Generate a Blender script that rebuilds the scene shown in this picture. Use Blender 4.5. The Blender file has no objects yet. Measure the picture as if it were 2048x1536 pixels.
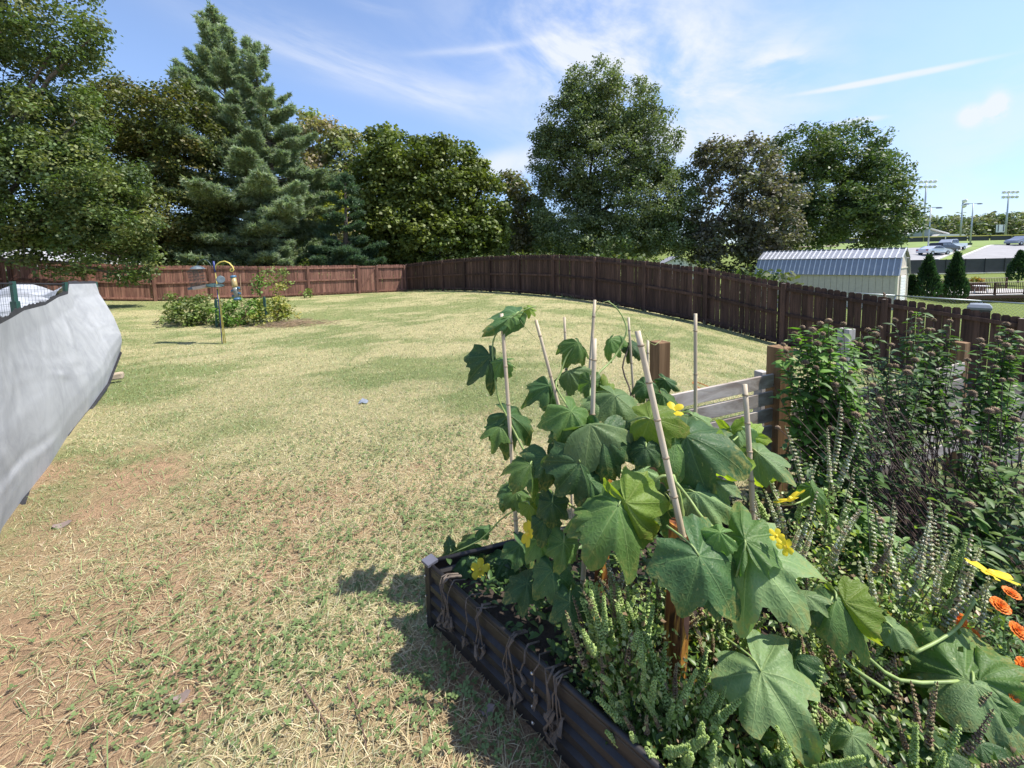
import bpy, math, random
import numpy as np
from mathutils import Vector, Matrix, noise as mnoise
random.seed(7); RNG=np.random.default_rng(11)
sc=bpy.context.scene; COL=sc.collection
rad=math.radians
# ------------------------------------------------------------------ camera
cd=bpy.data.cameras.new('camera'); cam=bpy.data.objects.new('camera',cd); COL.objects.link(cam)
cd.sensor_width=36; cd.lens=14.0625; cd.shift_y=-0.0869; cd.clip_start=.05; cd.clip_end=4000
P_,Q_=rad(5.0),rad(1.2)
fw=Vector((0,math.cos(P_),-math.sin(P_))); r0=Vector((1,0,0)); u0=Vector((0,math.sin(P_),math.cos(P_)))
rt=math.cos(Q_)*r0-math.sin(Q_)*u0; up_=math.sin(Q_)*r0+math.cos(Q_)*u0
cam.matrix_world=Matrix(((rt.x,up_.x,-fw.x,0),(rt.y,up_.y,-fw.y,0),(rt.z,up_.z,-fw.z,1.7),(0,0,0,1)))
sc.camera=cam
# ------------------------------------------------------------------ sun, sky, exposure
SUN_AZ=Vector((.999,-.04)).normalized(); SUN_EL=rad(59)
sd=bpy.data.lights.new('sun','SUN'); sd.energy=5.0; sd.angle=rad(.53); sd.color=(1,.95,.87)
so=bpy.data.objects.new('sun',sd); COL.objects.link(so); so.location=(20,-5,30)
sdir=Vector((SUN_AZ.x*math.cos(SUN_EL),SUN_AZ.y*math.cos(SUN_EL),math.sin(SUN_EL)))
so.rotation_euler=sdir.to_track_quat('Z','Y').to_euler()
sc.view_settings.view_transform='Standard'; sc.view_settings.look='None'
sc.view_settings.exposure=.57; sc.view_settings.gamma=1; sc.view_settings.use_curve_mapping=False
W=bpy.data.worlds.new('World'); sc.world=W; W.use_nodes=True
nt=W.node_tree; N=nt.nodes; L=nt.links
for n in list(N): N.remove(n)
out=N.new('ShaderNodeOutputWorld'); bg=N.new('ShaderNodeBackground'); L.new(bg.outputs[0],out.inputs[0])
sky=N.new('ShaderNodeTexSky'); sky.sky_type='NISHITA'; sky.sun_disc=False
sky.sun_elevation=SUN_EL; sky.sun_rotation=math.atan2(SUN_AZ.x,SUN_AZ.y)
sky.air_density=1.0; sky.dust_density=.5; sky.ozone_density=1.4; sky.altitude=200
bg.inputs[1].default_value=.12
def MN(op,a,b=None,c=None,clamp=False):
    n=N.new('ShaderNodeMath'); n.operation=op; n.use_clamp=clamp
    for i,x in enumerate((a,b,c)):
        if x is None: continue
        if isinstance(x,(int,float)): n.inputs[i].default_value=x
        else: L.new(x,n.inputs[i])
    return n.outputs[0]
tc=N.new('ShaderNodeTexCoord'); sx=N.new('ShaderNodeSeparateXYZ'); L.new(tc.outputs['Generated'],sx.inputs[0])
az=MN('ARCTAN2',sx.outputs[0],sx.outputs[1]); el=MN('ARCSINE',sx.outputs[2])
def cloud(c,Lh,Wh,ang,amp,stretch=3.,scale=6.,lo=.38,hi=.75,seed=0.,sharp=1.):
    dx=MN('MULTIPLY',MN('SUBTRACT',az,c[0]),math.cos(c[1])); dy=MN('SUBTRACT',el,c[1])
    ca,sa=math.cos(rad(ang)),math.sin(rad(ang))
    a=MN('ADD',MN('MULTIPLY',dx,ca),MN('MULTIPLY',dy,sa)); b=MN('SUBTRACT',MN('MULTIPLY',dy,ca),MN('MULTIPLY',dx,sa))
    cx=N.new('ShaderNodeCombineXYZ'); L.new(MN('MULTIPLY',a,1/stretch),cx.inputs[0]); L.new(b,cx.inputs[1]); cx.inputs[2].default_value=seed
    no=N.new('ShaderNodeTexNoise'); L.new(cx.outputs[0],no.inputs['Vector']); no.inputs['Scale'].default_value=scale
    no.inputs['Detail'].default_value=7; no.inputs['Roughness'].default_value=.6; no.inputs['Distortion'].default_value=.35
    mr=N.new('ShaderNodeMapRange'); L.new(no.outputs[0],mr.inputs[0]); mr.inputs[1].default_value=lo; mr.inputs[2].default_value=hi; mr.interpolation_type='SMOOTHSTEP'
    q=MN('ADD',MN('POWER',MN('ABSOLUTE',MN('DIVIDE',a,Lh)),2.),MN('POWER',MN('ABSOLUTE',MN('DIVIDE',b,Wh)),2.))
    m=MN('POWER',2.718,MN('MULTIPLY',MN('POWER',q,sharp),-1.))
    return MN('MULTIPLY',MN('MULTIPLY',m,mr.outputs[0]),amp)
cl=[cloud((0.2835,0.4028),0.3029,.17,-25.3,1.5,2.0,9,.31,.70,3.1),
    cloud((0.5612,0.3603),0.0761,.045,10.1,.8,2.0,16,.35,.65,9.3),
    cloud((0.3458,0.2840),0.2623,.06,-9.7,.8,3.,9,.35,.75,14.2),
    cloud((-0.3558,0.4189),0.2360,.042,-11.6,1.1,5.,11,.30,.8,5.7),
    cloud((-0.1578,0.3728),0.1324,.035,-13.9,.45,4.,12,.30,.7,6.9),
    cloud((-0.3184,0.5279),0.0635,.012,-6.5,.5,5.,13,.3,.7,2.2),
    cloud((-0.0683,0.4636),0.1326,.008,6.1,.45,6.,14,.3,.6,1.2),
    cloud((0.7374,0.2969),0.1193,.0055,-3.4,.8,6.,20,.2,.5,8.2,2.2),
    cloud((0.7004,0.2379),0.0375,.006,-2.5,.6,6.,20,.2,.5,4.2,2.),
    cloud((-0.0104,0.2272),.10,.035,12,.8,2.,9,.1,.5,7.2,1.6),
    cloud((0.8722,0.1546),.13,.13,0,.42,1.4,11,.25,.65,3.9,1.3),
    cloud((0.8418,0.2125),.014,.016,0,.9,1.,34,.3,.5,1.9,1.5),
    cloud((0.8675,0.2201),.012,.020,0,1.,1.,34,.3,.5,2.9,1.5),
    cloud((0.3,0.02),2.4,.14,0,.16,4.,5,.1,.8,11.)]
# thin cirrus carried on round the rest of the dome
for k in range(7): cl.append(cloud((1.55+k*.62,.35+.25*(k%3)),.4,.13,15-12*(k%3),.7,3.,8,.35,.75,20.+k))
s=cl[0]
for c in cl[1:]: s=MN('ADD',s,c)
s=MN('MINIMUM',s,.93)
mx=N.new('ShaderNodeMix'); mx.data_type='RGBA'; L.new(s,mx.inputs[0])
tint=N.new('ShaderNodeMix'); tint.data_type='RGBA'; tint.blend_type='MULTIPLY'; tint.inputs[0].default_value=1
L.new(sky.outputs[0],tint.inputs[6]); hz_=N.new('ShaderNodeMapRange'); hz_.interpolation_type='SMOOTHSTEP'; L.new(el,hz_.inputs[0]); hz_.inputs[1].default_value=-.02; hz_.inputs[2].default_value=.42
tm=N.new('ShaderNodeMix'); tm.data_type='RGBA'; L.new(hz_.outputs[0],tm.inputs[0]); tm.inputs[6].default_value=(.68,.81,1.08,1); tm.inputs[7].default_value=(1.36,1.34,1.42,1); L.new(tm.outputs[2],tint.inputs[7])
L.new(tint.outputs[2],mx.inputs[6]); mx.inputs[7].default_value=(5.0,5.3,5.9,1); L.new(mx.outputs[2],bg.inputs[0])
# ------------------------------------------------------------------ helpers
def tag(o,label=None,cat=None,group=None,kind=None):
    if label: o['label']=label
    if cat: o['category']=cat
    if group: o['group']=group
    if kind: o['kind']=kind
    return o
def thing(name,loc,label,cat,group=None):
    o=bpy.data.objects.new(name,None); COL.objects.link(o); o.location=loc; o.empty_display_size=.1
    return tag(o,label,cat,group)
def link(name,me,parent=None):
    o=bpy.data.objects.new(name,me); COL.objects.link(o)
    if parent is not None:
        o.parent=parent; o.matrix_parent_inverse=Matrix.Translation(-parent.location)
    return o
def linkp(name,me,parent_part,root):
    o=bpy.data.objects.new(name,me); COL.objects.link(o); o.parent=parent_part
    o.matrix_parent_inverse=(Matrix.Translation(root.location) if False else Matrix.Identity(4)); return o
def smooth(me): me.polygons.foreach_set('use_smooth',np.ones(len(me.polygons),bool))
class MB:
    def __init__(s): s.v=[]; s.f=[]; s.c=None
    def add(s,vs,fs):
        k=len(s.v); s.v+=[tuple(x) for x in vs]; s.f+=[tuple(i+k for i in f) for f in fs]; return s
    def box(s,c,d,rot=None):
        x,y,z=d[0]/2,d[1]/2,d[2]/2; p=[Vector((i*x,j*y,k*z)) for i in(-1,1) for j in(-1,1) for k in(-1,1)]
        if rot is not None: p=[rot@q for q in p]
        c=Vector(c); return s.add([c+q for q in p],[(0,1,3,2),(4,6,7,5),(0,4,5,1),(2,3,7,6),(0,2,6,4),(1,5,7,3)])
    def beam(s,p,q,w,h,up=(0,0,1)):
        p,q=Vector(p),Vector(q); d=(q-p).normalized(); up=Vector(up)
        if abs(d.dot(up))>.98: up=Vector((0,1,0))
        sd=d.cross(up).normalized()*w/2; u=sd.cross(d).normalized()*h/2
        return s.add([p-sd-u,p+sd-u,p+sd+u,p-sd+u,q-sd-u,q+sd-u,q+sd+u,q-sd+u],[(3,2,1,0),(4,5,6,7),(0,1,5,4),(1,2,6,5),(2,3,7,6),(3,0,4,7)])
    def tube(s,pts,r,n=6,cap=True):
        pts=[Vector(p) for p in pts]; m=len(pts); rs=r if isinstance(r,(list,tuple)) else [r]*m
        vs=[];fs=[]; pu=None
        for i,p in enumerate(pts):
            d=(pts[min(i+1,m-1)]-pts[max(i-1,0)])
            d=d.normalized() if d.length>1e-9 else Vector((0,0,1))
            if pu is None: pu=d.orthogonal().normalized()
            else:
                pu=(pu-d*pu.dot(d)); pu=pu.normalized() if pu.length>1e-6 else d.orthogonal().normalized()
            w=d.cross(pu)
            for k in range(n):
                a=2*math.pi*k/n; vs.append(p+(pu*math.cos(a)+w*math.sin(a))*rs[i])
        for i in range(m-1):
            for k in range(n): fs.append((i*n+k,i*n+(k+1)%n,(i+1)*n+(k+1)%n,(i+1)*n+k))
        if cap: fs+= [tuple(range(n-1,-1,-1)),tuple((m-1)*n+k for k in range(n))]
        return s.add(vs,fs)
    def lathe(s,c,prof,n=14,axis=None):
        vs=[];fs=[]; c=Vector(c); Rm=axis or Matrix.Identity(3)
        for r,z in prof:
            for k in range(n): a=2*math.pi*k/n; vs.append(c+Rm@Vector((r*math.cos(a),r*math.sin(a),z)))
        for i in range(len(prof)-1):
            for k in range(n): fs.append((i*n+k,i*n+(k+1)%n,(i+1)*n+(k+1)%n,(i+1)*n+k))
        fs+=[tuple(range(n-1,-1,-1)),tuple((len(prof)-1)*n+k for k in range(n))]
        return s.add(vs,fs)
    def prism(s,poly,off):  # poly list of 3d points, extruded by off
        off=Vector(off); a=[Vector(p) for p in poly]; n=len(a)
        return s.add(a+[p+off for p in a],[tuple(range(n-1,-1,-1)),tuple(range(n,2*n))]+[(i,(i+1)%n,n+(i+1)%n,n+i) for i in range(n)])
    def mesh(s,name,m,sm=False):
        me=bpy.data.meshes.new(name); me.from_pydata([tuple(v) for v in s.v],[],s.f); me.materials.append(m)
        if sm: smooth(me)
        return me
    def build(s,name,m,parent=None,sm=False): return link(name,s.mesh(name,m,sm),parent)
def npmesh(name,V,Fc,m,col=None,uv=None,sm=False):
    V=np.asarray(V,np.float32); Fc=np.asarray(Fc,np.int32); me=bpy.data.meshes.new(name); k=Fc.shape[1]
    me.vertices.add(len(V)); me.vertices.foreach_set('co',V.ravel())
    me.loops.add(Fc.size); me.loops.foreach_set('vertex_index',Fc.ravel())
    me.polygons.add(len(Fc)); me.polygons.foreach_set('loop_start',np.arange(0,Fc.size,k,dtype=np.int32))
    try: me.polygons.foreach_set('loop_total',np.full(len(Fc),k,np.int32))
    except Exception: pass
    me.update(calc_edges=True)
    if col is not None:
        a=me.color_attributes.new('col','FLOAT_COLOR','POINT'); c=np.ones((len(V),4),np.float32); c[:,:3]=col; a.data.foreach_set('color',c.ravel())
    if uv is not None:
        ul=me.uv_layers.new(name='uv'); ul.data.foreach_set('uv',np.asarray(uv,np.float32)[Fc.ravel()].ravel())
    me.materials.append(m)
    if sm: smooth(me)
    return me
# ---- materials
class NT:
    def __init__(s,name):
        s.m=bpy.data.materials.new(name); s.m.use_nodes=True; s.t=s.m.node_tree; s.b=s.t.nodes['Principled BSDF']; s.o=s.t.nodes['Material Output']
    def n(s,t,**k):
        x=s.t.nodes.new(t)
        for a,b in k.items(): setattr(x,a,b)
        return x
    def l(s,a,b): s.t.links.new(a,b)
    def math(s,op,a,b=None,c=None,clamp=False):
        n=s.n('ShaderNodeMath',operation=op,use_clamp=clamp)
        for i,x in enumerate((a,b,c)):
            if x is None: continue
            if isinstance(x,(int,float)): n.inputs[i].default_value=x
            else: s.l(x,n.inputs[i])
        return n.outputs[0]
    def mix(s,f,a,b,mode='MIX'):
        n=s.n('ShaderNodeMix',data_type='RGBA',blend_type=mode)
        for i,x in ((0,f),(6,a),(7,b)):
            if isinstance(x,(int,float)): n.inputs[i].default_value=x
            elif isinstance(x,tuple): n.inputs[i].default_value=(*x,1)
            else: s.l(x,n.inputs[i])
        return n.outputs[2]
    def noise(s,scale,detail=4,rough=.55,vec=None,dist=0.):
        n=s.n('ShaderNodeTexNoise'); n.inputs['Scale'].default_value=scale; n.inputs['Detail'].default_value=detail; n.inputs['Roughness'].default_value=rough; n.inputs['Distortion'].default_value=dist
        if vec is not None: s.l(vec,n.inputs['Vector'])
        return n.outputs[0]
    def ramp(s,x,a,b):
        n=s.n('ShaderNodeMapRange',interpolation_type='SMOOTHSTEP'); s.l(x,n.inputs[0]); n.inputs[1].default_value=a; n.inputs[2].default_value=b; return n.outputs[0]
    def coord(s,k='Object',sc=(1,1,1)):
        c=s.n('ShaderNodeTexCoord'); m=s.n('ShaderNodeMapping'); m.inputs['Scale'].default_value=sc; s.l(c.outputs[k],m.inputs[0]); return m.outputs[0]
    def attr(s,nm='col'): return s.n('ShaderNodeAttribute',attribute_name=nm).outputs['Color']
    def rnd(s): return s.n('ShaderNodeObjectInfo').outputs['Random']
    def bump(s,h,st=.3,d=.01):
        n=s.n('ShaderNodeBump'); n.inputs['Strength'].default_value=st; n.inputs['Distance'].default_value=d; s.l(h,n.inputs['Height']); s.l(n.outputs[0],s.b.inputs['Normal']); return n.outputs[0]
    def base(s,c): s.l(c,s.b.inputs['Base Color'])
def plain(name,col,rough=.6,metal=0.,var=.25,scale=8.,bump=0.,spec=.5,coord='Object',sc=(1,1,1)):
    t=NT(name); v=t.coord(coord,sc); nz=t.noise(scale,5,.6,v)
    lo=tuple(c*(1-var) for c in col); hi=tuple(min(1,c*(1+var)) for c in col)
    t.base(t.mix(t.ramp(nz,.3,.7),lo,hi)); t.b.inputs['Roughness'].default_value=rough; t.b.inputs['Metallic'].default_value=metal
    t.b.inputs['Specular IOR Level'].default_value=spec
    if bump: t.bump(nz,bump,.01)
    return t.m
def foliage(name,transl=.35,rough=.5,gain=1.,tcol=(1.25,1.35,.5),spec=.35):
    t=NT(name); c=t.attr(); nz=t.noise(2.3,3); c=t.mix(.5,c,t.mix(1.,c,t.mix(nz,(.5,.5,.5),(1.5,1.5,1.5)),'MULTIPLY'))
    t.base(c); t.b.inputs['Roughness'].default_value=rough; t.b.inputs['Specular IOR Level'].default_value=spec
    tr=t.n('ShaderNodeBsdfTranslucent'); t.l(t.mix(1.,c,tcol,'MULTIPLY'),tr.inputs[0])
    ms=t.n('ShaderNodeMixShader'); ms.inputs[0].default_value=transl; t.l(t.b.outputs[0],ms.inputs[1]); t.l(tr.outputs[0],ms.inputs[2]); t.l(ms.outputs[0],t.o.inputs[0])
    return t.m
def wood(name,c1,c2,grain=(1,1,14),scale=3.,rough=.75,rv=.35,bump=.4,coord='Object'):
    t=NT(name); v=t.coord(coord,tuple(1/g*6 if g>1 else 6 for g in grain))
    r=t.rnd(); ad=t.n('ShaderNodeVectorMath',operation='ADD'); t.l(v,ad.inputs[0])
    cb=t.n('ShaderNodeCombineXYZ'); t.l(t.math('MULTIPLY',r,37.),cb.inputs[0]); t.l(t.math('MULTIPLY',r,91.),cb.inputs[1]); t.l(t.math('MULTIPLY',r,53.),cb.inputs[2]); t.l(cb.outputs[0],ad.inputs[1])
    nz=t.noise(scale,7,.62,ad.outputs[0],.6); c=t.mix(t.ramp(nz,.32,.68),c1,c2)
    k=t.math('ADD',t.math('MULTIPLY',r,rv),1-rv/2); cc=t.n('ShaderNodeCombineColor'); 
    for i in range(3): t.l(k,cc.inputs[i])
    t.base(t.mix(1.,c,cc.outputs[0],'MULTIPLY')); t.b.inputs['Roughness'].default_value=rough; t.b.inputs['Specular IOR Level'].default_value=.25
    t.bump(nz,bump,.004); return t.m
# value noise in numpy (colour patches shared by the soil sheet and the blades)
_G=RNG.random((128,128)).astype(np.float32)
def vn(x,y):
    xi=np.floor(x).astype(int); yi=np.floor(y).astype(int); fx=x-xi; fy=y-yi; fx=fx*fx*(3-2*fx); fy=fy*fy*(3-2*fy)
    g=lambda a,b:_G[a%128,b%128]
    return (g(xi,yi)*(1-fx)+g(xi+1,yi)*fx)*(1-fy)+(g(xi,yi+1)*(1-fx)+g(xi+1,yi+1)*fx)*fy
def fbm(x,y,o=4):
    s=0;a=.5;t=0
    for k in range(o): s=s+a*vn(x*2**k+17.3*k,y*2**k+5.1*k); t+=a; a*=.5
    return s/t
def sstep(a,b,x): t=np.clip((x-a)/(b-a),0,1); return t*t*(3-2*t)
# ------------------------------------------------------------------ terrain
FA=np.array([-7.1,27.0]); FB=np.array([7.84,11.5])        # right-hand privacy fence line
def fence_xy(t): return FA+(FB-FA)*t
_ctl=np.array([(-7.1,27,-.27),(-5.5,25.4,-.15),(-3.8,23.4,-.03),(-2.2,21.7,.05),(-.7,20.6,.08),(.8,19.2,.08),(2.2,17.3,.04),(3.6,15.7,-.1),(5.06,14.3,-.32),(6.5,12.83,-.58),(7.84,11.5,-.95),
 (10.3,8.9,-1.5),(13,6,-1.9),(-18.1,20.3,-.03),(-16.4,21.8,-.06),(-14.5,23.2,-.17),(-12.2,23.8,-.2),(-9.6,24.6,-.22),(-22.5,18,.4),(-24,13,.4),(-7.4,10.3,-.31),(-10,13.4,-.3),
 (0,0,0),(-.4,1.8,0),(.8,.8,0),(1.5,1.5,0),(-3.2,2.5,0),(-3,-2,0),(3,-2,0),(0,4,0),(-4.5,4.1,0),(-6.5,6.7,-.1),(1.8,2.7,-.02),(2.6,3.3,-.1),(3.5,4.2,-.25),(4.5,6,-.4),(5,3,-.4),(7,5,-.95),(0,9,-.02),(2,13,.0),(-5,16,-.15),(-14,8,.0),(0,-20,0),(-25,0,.3),(20,-10,-1.8),(-7,40,-.3),(-30,35,.2),(6,30,-.3)])
_d=np.linalg.norm(_ctl[:,None,:2]-_ctl[None,:,:2],axis=2)
_n=len(_ctl); _A=np.zeros((_n+3,_n+3)); _A[:_n,:_n]=-_d+np.eye(_n)*-.15; _A[:_n,_n]=1; _A[:_n,_n+1:]=_ctl[:,:2]; _A[_n:,:_n]=_A[:_n,_n:].T
_w=np.linalg.solve(_A,np.r_[_ctl[:,2],0,0,0])
KN=[(10,-1.6),(24,-1.5),(34,-2.9),(48,-2.4),(59.5,-1.8),(60.5,.3),(75,2.4),(95,3.7),(118,4.5),(140,5.0),(200,7.5),(400,13),(1500,20)]
def zfar(y): return np.interp(y,[k[0] for k in KN],[k[1] for k in KN])
def gz(x,y):
    x=np.atleast_1d(np.asarray(x,float)); y=np.atleast_1d(np.asarray(y,float)); sh=x.shape; x=x.ravel(); y=y.ravel()
    xc=np.clip(x,-30,24); yc=np.clip(y,-20,40); d=np.sqrt((xc[:,None]-_ctl[:,0])**2+(yc[:,None]-_ctl[:,1])**2)
    b=-d@_w[:_n]+_w[_n]+xc*_w[_n+1]+yc*_w[_n+2]
    w=sstep(1.,7.,(x+y-19.9)/1.414)*sstep(2,14,x-.25*(y-20)*(y>20))
    return (b*(1-w)+zfar(y)*w).reshape(sh)
def g1(x,y): return float(gz(x,y)[0])
def lawn_mix(x,y):
    """straw, bare soil, mulch weights of the yard"""
    st=sstep(.40,.62,fbm(x*.55+3,y*.8+1.7,5)*.60+.40*fbm(x*2.6,y*2.9,4))
    st=np.clip(st*.80+.02+.12*(fbm(x*1.9+5,y*1.9+8,3)-.5),0,1)
    so=sstep(.60,.74,fbm(x*.9+31,y*.9+11,4)+.10*(y<3.2)*(x<.6))*(1-sstep(3.2,5.5,y))*(x<1.)
    st=np.clip(st+.35*(1-sstep(2.2,4.5,y)),0,1); so=np.clip(so+.8*sstep(.46,.62,fbm(x*2.3+9,y*2.3+4,3))*(1-sstep(2.0,4.,y))*(x<1.),0,1)
    red=.75*np.exp(-(((x+2.0)/.9)**2+((y-1.45)/.25)**2))+.6*np.exp(-(((x+.55)/.5)**2+((y-1.45)/.16)**2))+np.exp(-(((x+1.75)/.55)**2+((y-2.75)/.25)**2))+.8*np.exp(-(((x+.1)/.4)**2+((y-1.2)/.35)**2))
    so=np.clip(so+red,0,1)
    grd=sstep(-.1,.2,2.15+.32*x-y)*sstep(.55,.9,x)*(y>-3)   # planted ground behind the raised bed
    return st,so,grd
GREEN=np.array((.225,.25,.11)); STRAW=np.array((.46,.40,.235)); SOIL=np.array((.43,.285,.19)); MULCH=np.array((.05,.036,.026)); FARG=np.array((.165,.205,.065))
def axis(lo,hi,c0,c1,st,gr=1.16):
    a=list(np.arange(c0,c1,st)); s=st
    while a[-1]<hi: s*=gr; a.append(a[-1]+s)
    s=st; b=[]; x=c0
    while x>lo: s*=gr; x-=s; b.append(x)
    return np.array(b[::-1]+a)
xs=axis(-900,900,-9,9,.2); ys=axis(-60,1500,-1,26,.2)
ys=np.unique(np.r_[ys[(ys<27.5)],np.arange(28,60,1.2),[k[0] for k in KN if k[0]>27],np.arange(62,150,3.5),ys[ys>150]])
X,Y=np.meshgrid(xs,ys); Z=gz(X,Y)
st,so_,gd=lawn_mix(X,Y)
col=GREEN*(1-st[...,None])+STRAW*st[...,None]; col=col*(1-so_[...,None])+SOIL*so_[...,None]; col=col*(1-gd[...,None])+MULCH*gd[...,None]
out_=np.clip(sstep(.1,.6,(X+Y-19.9)/1.414),0,1)[...,None]; col=col*(1-out_)+FARG*out_
nx,ny=len(xs),len(ys); idx=np.arange(nx*ny).reshape(ny,nx)
Fq=np.stack([idx[:-1,:-1],idx[:-1,1:],idx[1:,1:],idx[1:,:-1]],-1).reshape(-1,4)
t=NT('lawn_soil'); v=t.coord('Object'); c=t.attr(); n1=t.noise(9,6,.65,v); n2=t.noise(120,5,.75,v)
c=t.mix(1.,c,t.mix(t.ramp(n1,.25,.75),(.78,.80,.77),(1.2,1.18,1.12)),'MULTIPLY'); c=t.mix(1.,c,t.mix(t.ramp(n2,.3,.7),(.6,.62,.6),(1.4,1.38,1.3)),'MULTIPLY')
t.base(c); t.b.inputs['Roughness'].default_value=.95; t.b.inputs['Specular IOR Level'].default_value=.1
t.bump(t.math('ADD',n2,n1),.9,.03); M_LAWN=t.m
lawn=link('lawn',npmesh('lawn',np.stack([X,Y,Z],-1).reshape(-1,3),Fq,M_LAWN,col.reshape(-1,3),sm=True)); tag(lawn,kind='structure')
# ------------------------------------------------------------------ grass (uncountable: stuff)
M_GRASS=foliage('grass_blades',.25,.6,tcol=(1.15,1.2,.6),spec=.25)
def frame_pts(n,y0,y1,wl=1.42,wr=1.42):
    y=np.sqrt(RNG.uniform(y0*y0,y1*y1,n)); x=RNG.uniform(-wl,wr,n)*y+RNG.uniform(-.3,.3,n); return x,y
BED=[(-.408,1.745),(.96,.426),(2.05,.78),(.685,2.10)]
def in_bed(x,y,m=0.0):
    r=np.ones(x.shape,bool)
    for i in range(4):
        (ax,ay),(bx,by)=BED[i],BED[(i+1)%4]; r&=((bx-ax)*(y-ay)-(by-ay)*(x-ax))/math.hypot(bx-ax,by-ay)>-m
    return r
def blade_cols(x,y,n,st):
    isst=RNG.random(n)<np.clip(st*.72+.06,0,1)
    c=np.where(isst[:,None],np.array((.56,.50,.31)),np.array((.225,.285,.12)))
    c=c*RNG.uniform(.65,1.3,(n,1))*RNG.uniform(.88,1.12,(n,3))
    return c,isst
def blades(n,y0,y1,lm,lM,w,tri3=True):
    x,y=frame_pts(n,y0,y1)
    st,so,gd=lawn_mix(x,y)
    k=(~in_bed(x,y,.02))&(x+y<19.7)&(RNG.random(n)>so*.8)&(gd<.3)&(y<18+.61*(x+22.5))&(x>-3.35-(y-2.5)*.79-(y>6.7)*40)
    x,y,st=x[k],y[k],st[k]; n=len(x)
    c,iss=blade_cols(x,y,n,st); z=gz(x,y)
    ln=RNG.uniform(lm,lM,n)*np.where(iss,1.1,1.); a=RNG.uniform(0,2*np.pi,n); tilt=np.where(iss,RNG.uniform(.05,.6,n),RNG.uniform(.2,1.0,n))
    dx,dy=np.cos(a),np.sin(a); wx,wy=-dy*w,dx*w
    B=np.stack([x,y,z-.003],-1); D=np.stack([dx*np.cos(tilt),dy*np.cos(tilt),np.sin(tilt)],-1)*ln[:,None]
    Wd=np.stack([wx,wy,np.zeros(n)],-1)*(ln/((lm+lM)/2))[:,None]**.5
    if tri3:
        mid=B+D*.55+np.array([0,0,1])*ln[:,None]*.07; tip=B+D*np.array([1.05,1.05,.72])
        V=np.stack([B-Wd,B+Wd,mid-Wd*.8,mid+Wd*.8,tip],1).reshape(-1,3)
        o=np.arange(n)[:,None,None]*5; Fc=(np.array([[0,1,3],[0,3,2],[2,3,4]])[None]+o).reshape(-1,3); C=np.repeat(c,5,0)
    else:
        V=np.stack([B-Wd,B+Wd,B+D],1).reshape(-1,3); Fc=np.arange(3*n).reshape(-1,3); C=np.repeat(c,3,0)
    return V,Fc,C
def merge(parts):
    V=[];Fc=[];C=[];o=0
    for v,f,c in parts: V.append(v);Fc.append(f+o);C.append(c);o+=len(v)
    return np.concatenate(V),np.concatenate(Fc),np.concatenate(C)
g=merge([blades(80000,1.0,3.0,.022,.06,.0014),blades(130000,3.0,6.2,.025,.06,.002),blades(150000,6.2,12.5,.03,.07,.0042,False),blades(150000,12.5,25,.03,.065,.008,False)])
tag(link('grass',npmesh('grass',*g[:2],M_GRASS,g[2])),kind='stuff')
# long weedy grass near the cloth, bottom left
def longgrass(n,cx,cy,sx,sy,lm,lM,w,cols,tl=(.15,.9)):
    x=RNG.normal(cx,sx,n); y=RNG.normal(cy,sy,n); z=gz(x,y); a=RNG.uniform(0,2*np.pi,n); tt=RNG.uniform(*tl,n); ln=RNG.uniform(lm,lM,n)
    D=np.stack([np.cos(a)*np.cos(tt),np.sin(a)*np.cos(tt),np.sin(tt)],-1)*ln[:,None]; Wd=np.stack([-np.sin(a),np.cos(a),0*a],-1)*w
    B=np.stack([x,y,z],-1); up=np.array([0,0,1.])
    P1=B+D*.45+up*ln[:,None]*.10; P2=B+D*.8+up*ln[:,None]*.06; T=B+D*1.05-up*ln[:,None]*.12
    T[:,2]=np.maximum(T[:,2],gz(T[:,0],T[:,1])+.004)
    V=np.stack([B-Wd*.8,B+Wd*.8,P1-Wd,P1+Wd,P2-Wd*.7,P2+Wd*.7,T],1).reshape(-1,3)
    Fc=(np.array([[0,1,3],[0,3,2],[2,3,5],[2,5,4],[4,5,6]])[None]+np.arange(n)[:,None,None]*7).reshape(-1,3)
    c=np.array(cols)[RNG.integers(0,len(cols),n)]*RNG.uniform(.75,1.25,(n,1)); return V,Fc,np.repeat(c,7,0)
GC=[(.19,.265,.10),(.23,.31,.125),(.27,.34,.15),(.42,.39,.21)]; SC=[(.58,.48,.28),(.50,.40,.23),(.64,.56,.37),(.40,.30,.18)]
lg=[]
for cx,cy in [(-1.9,1.62),(-1.6,1.9),(-2.1,1.95),(-2.35,2.4),(-1.5,1.55),(-1.75,2.3),(-2.2,2.1),(-1.9,2.7),(-2.6,2.9),(-2.9,3.2),(-1.2,2.2),(-.8,2.5),(-1.35,2.8),(-3.3,3.8),(-3.9,4.4),(-.6,3.2),(-1.1,1.75),(-.55,2.1)]:
    lg.append(longgrass(75,cx,cy,.19,.15,.05,.15,.0019,GC,(.03,.45)))
for k in range(60):
    x,y=frame_pts(1,2.2,8,1.2,.2); lg.append(longgrass(26,x[0],y[0],.14,.14,.04,.09,.0018,GC,(.05,.8)))
lg.append(longgrass(11000,-.9,2.1,.9,.9,.03,.13,.0012,SC,(.0,.16)))
lg.append(longgrass(1800,.1,1.25,.35,.35,.05,.15,.0014,SC,(.0,.16)))
for k in range(70):
    t_=random.random()
    if random.random()<.5: x,y=fence_xy(t_*1.1)-np.array((.10,.10))
    else: x=-18+t_*10.5; y=18+.61*(x+22.5)-.12
    lg.append(longgrass(14,x,y,.12,.06,.08,.22,.006,GC,(.5,1.4)))
lg=[(v,f,c) for v,f,c in lg]; g=merge(lg)
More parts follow.
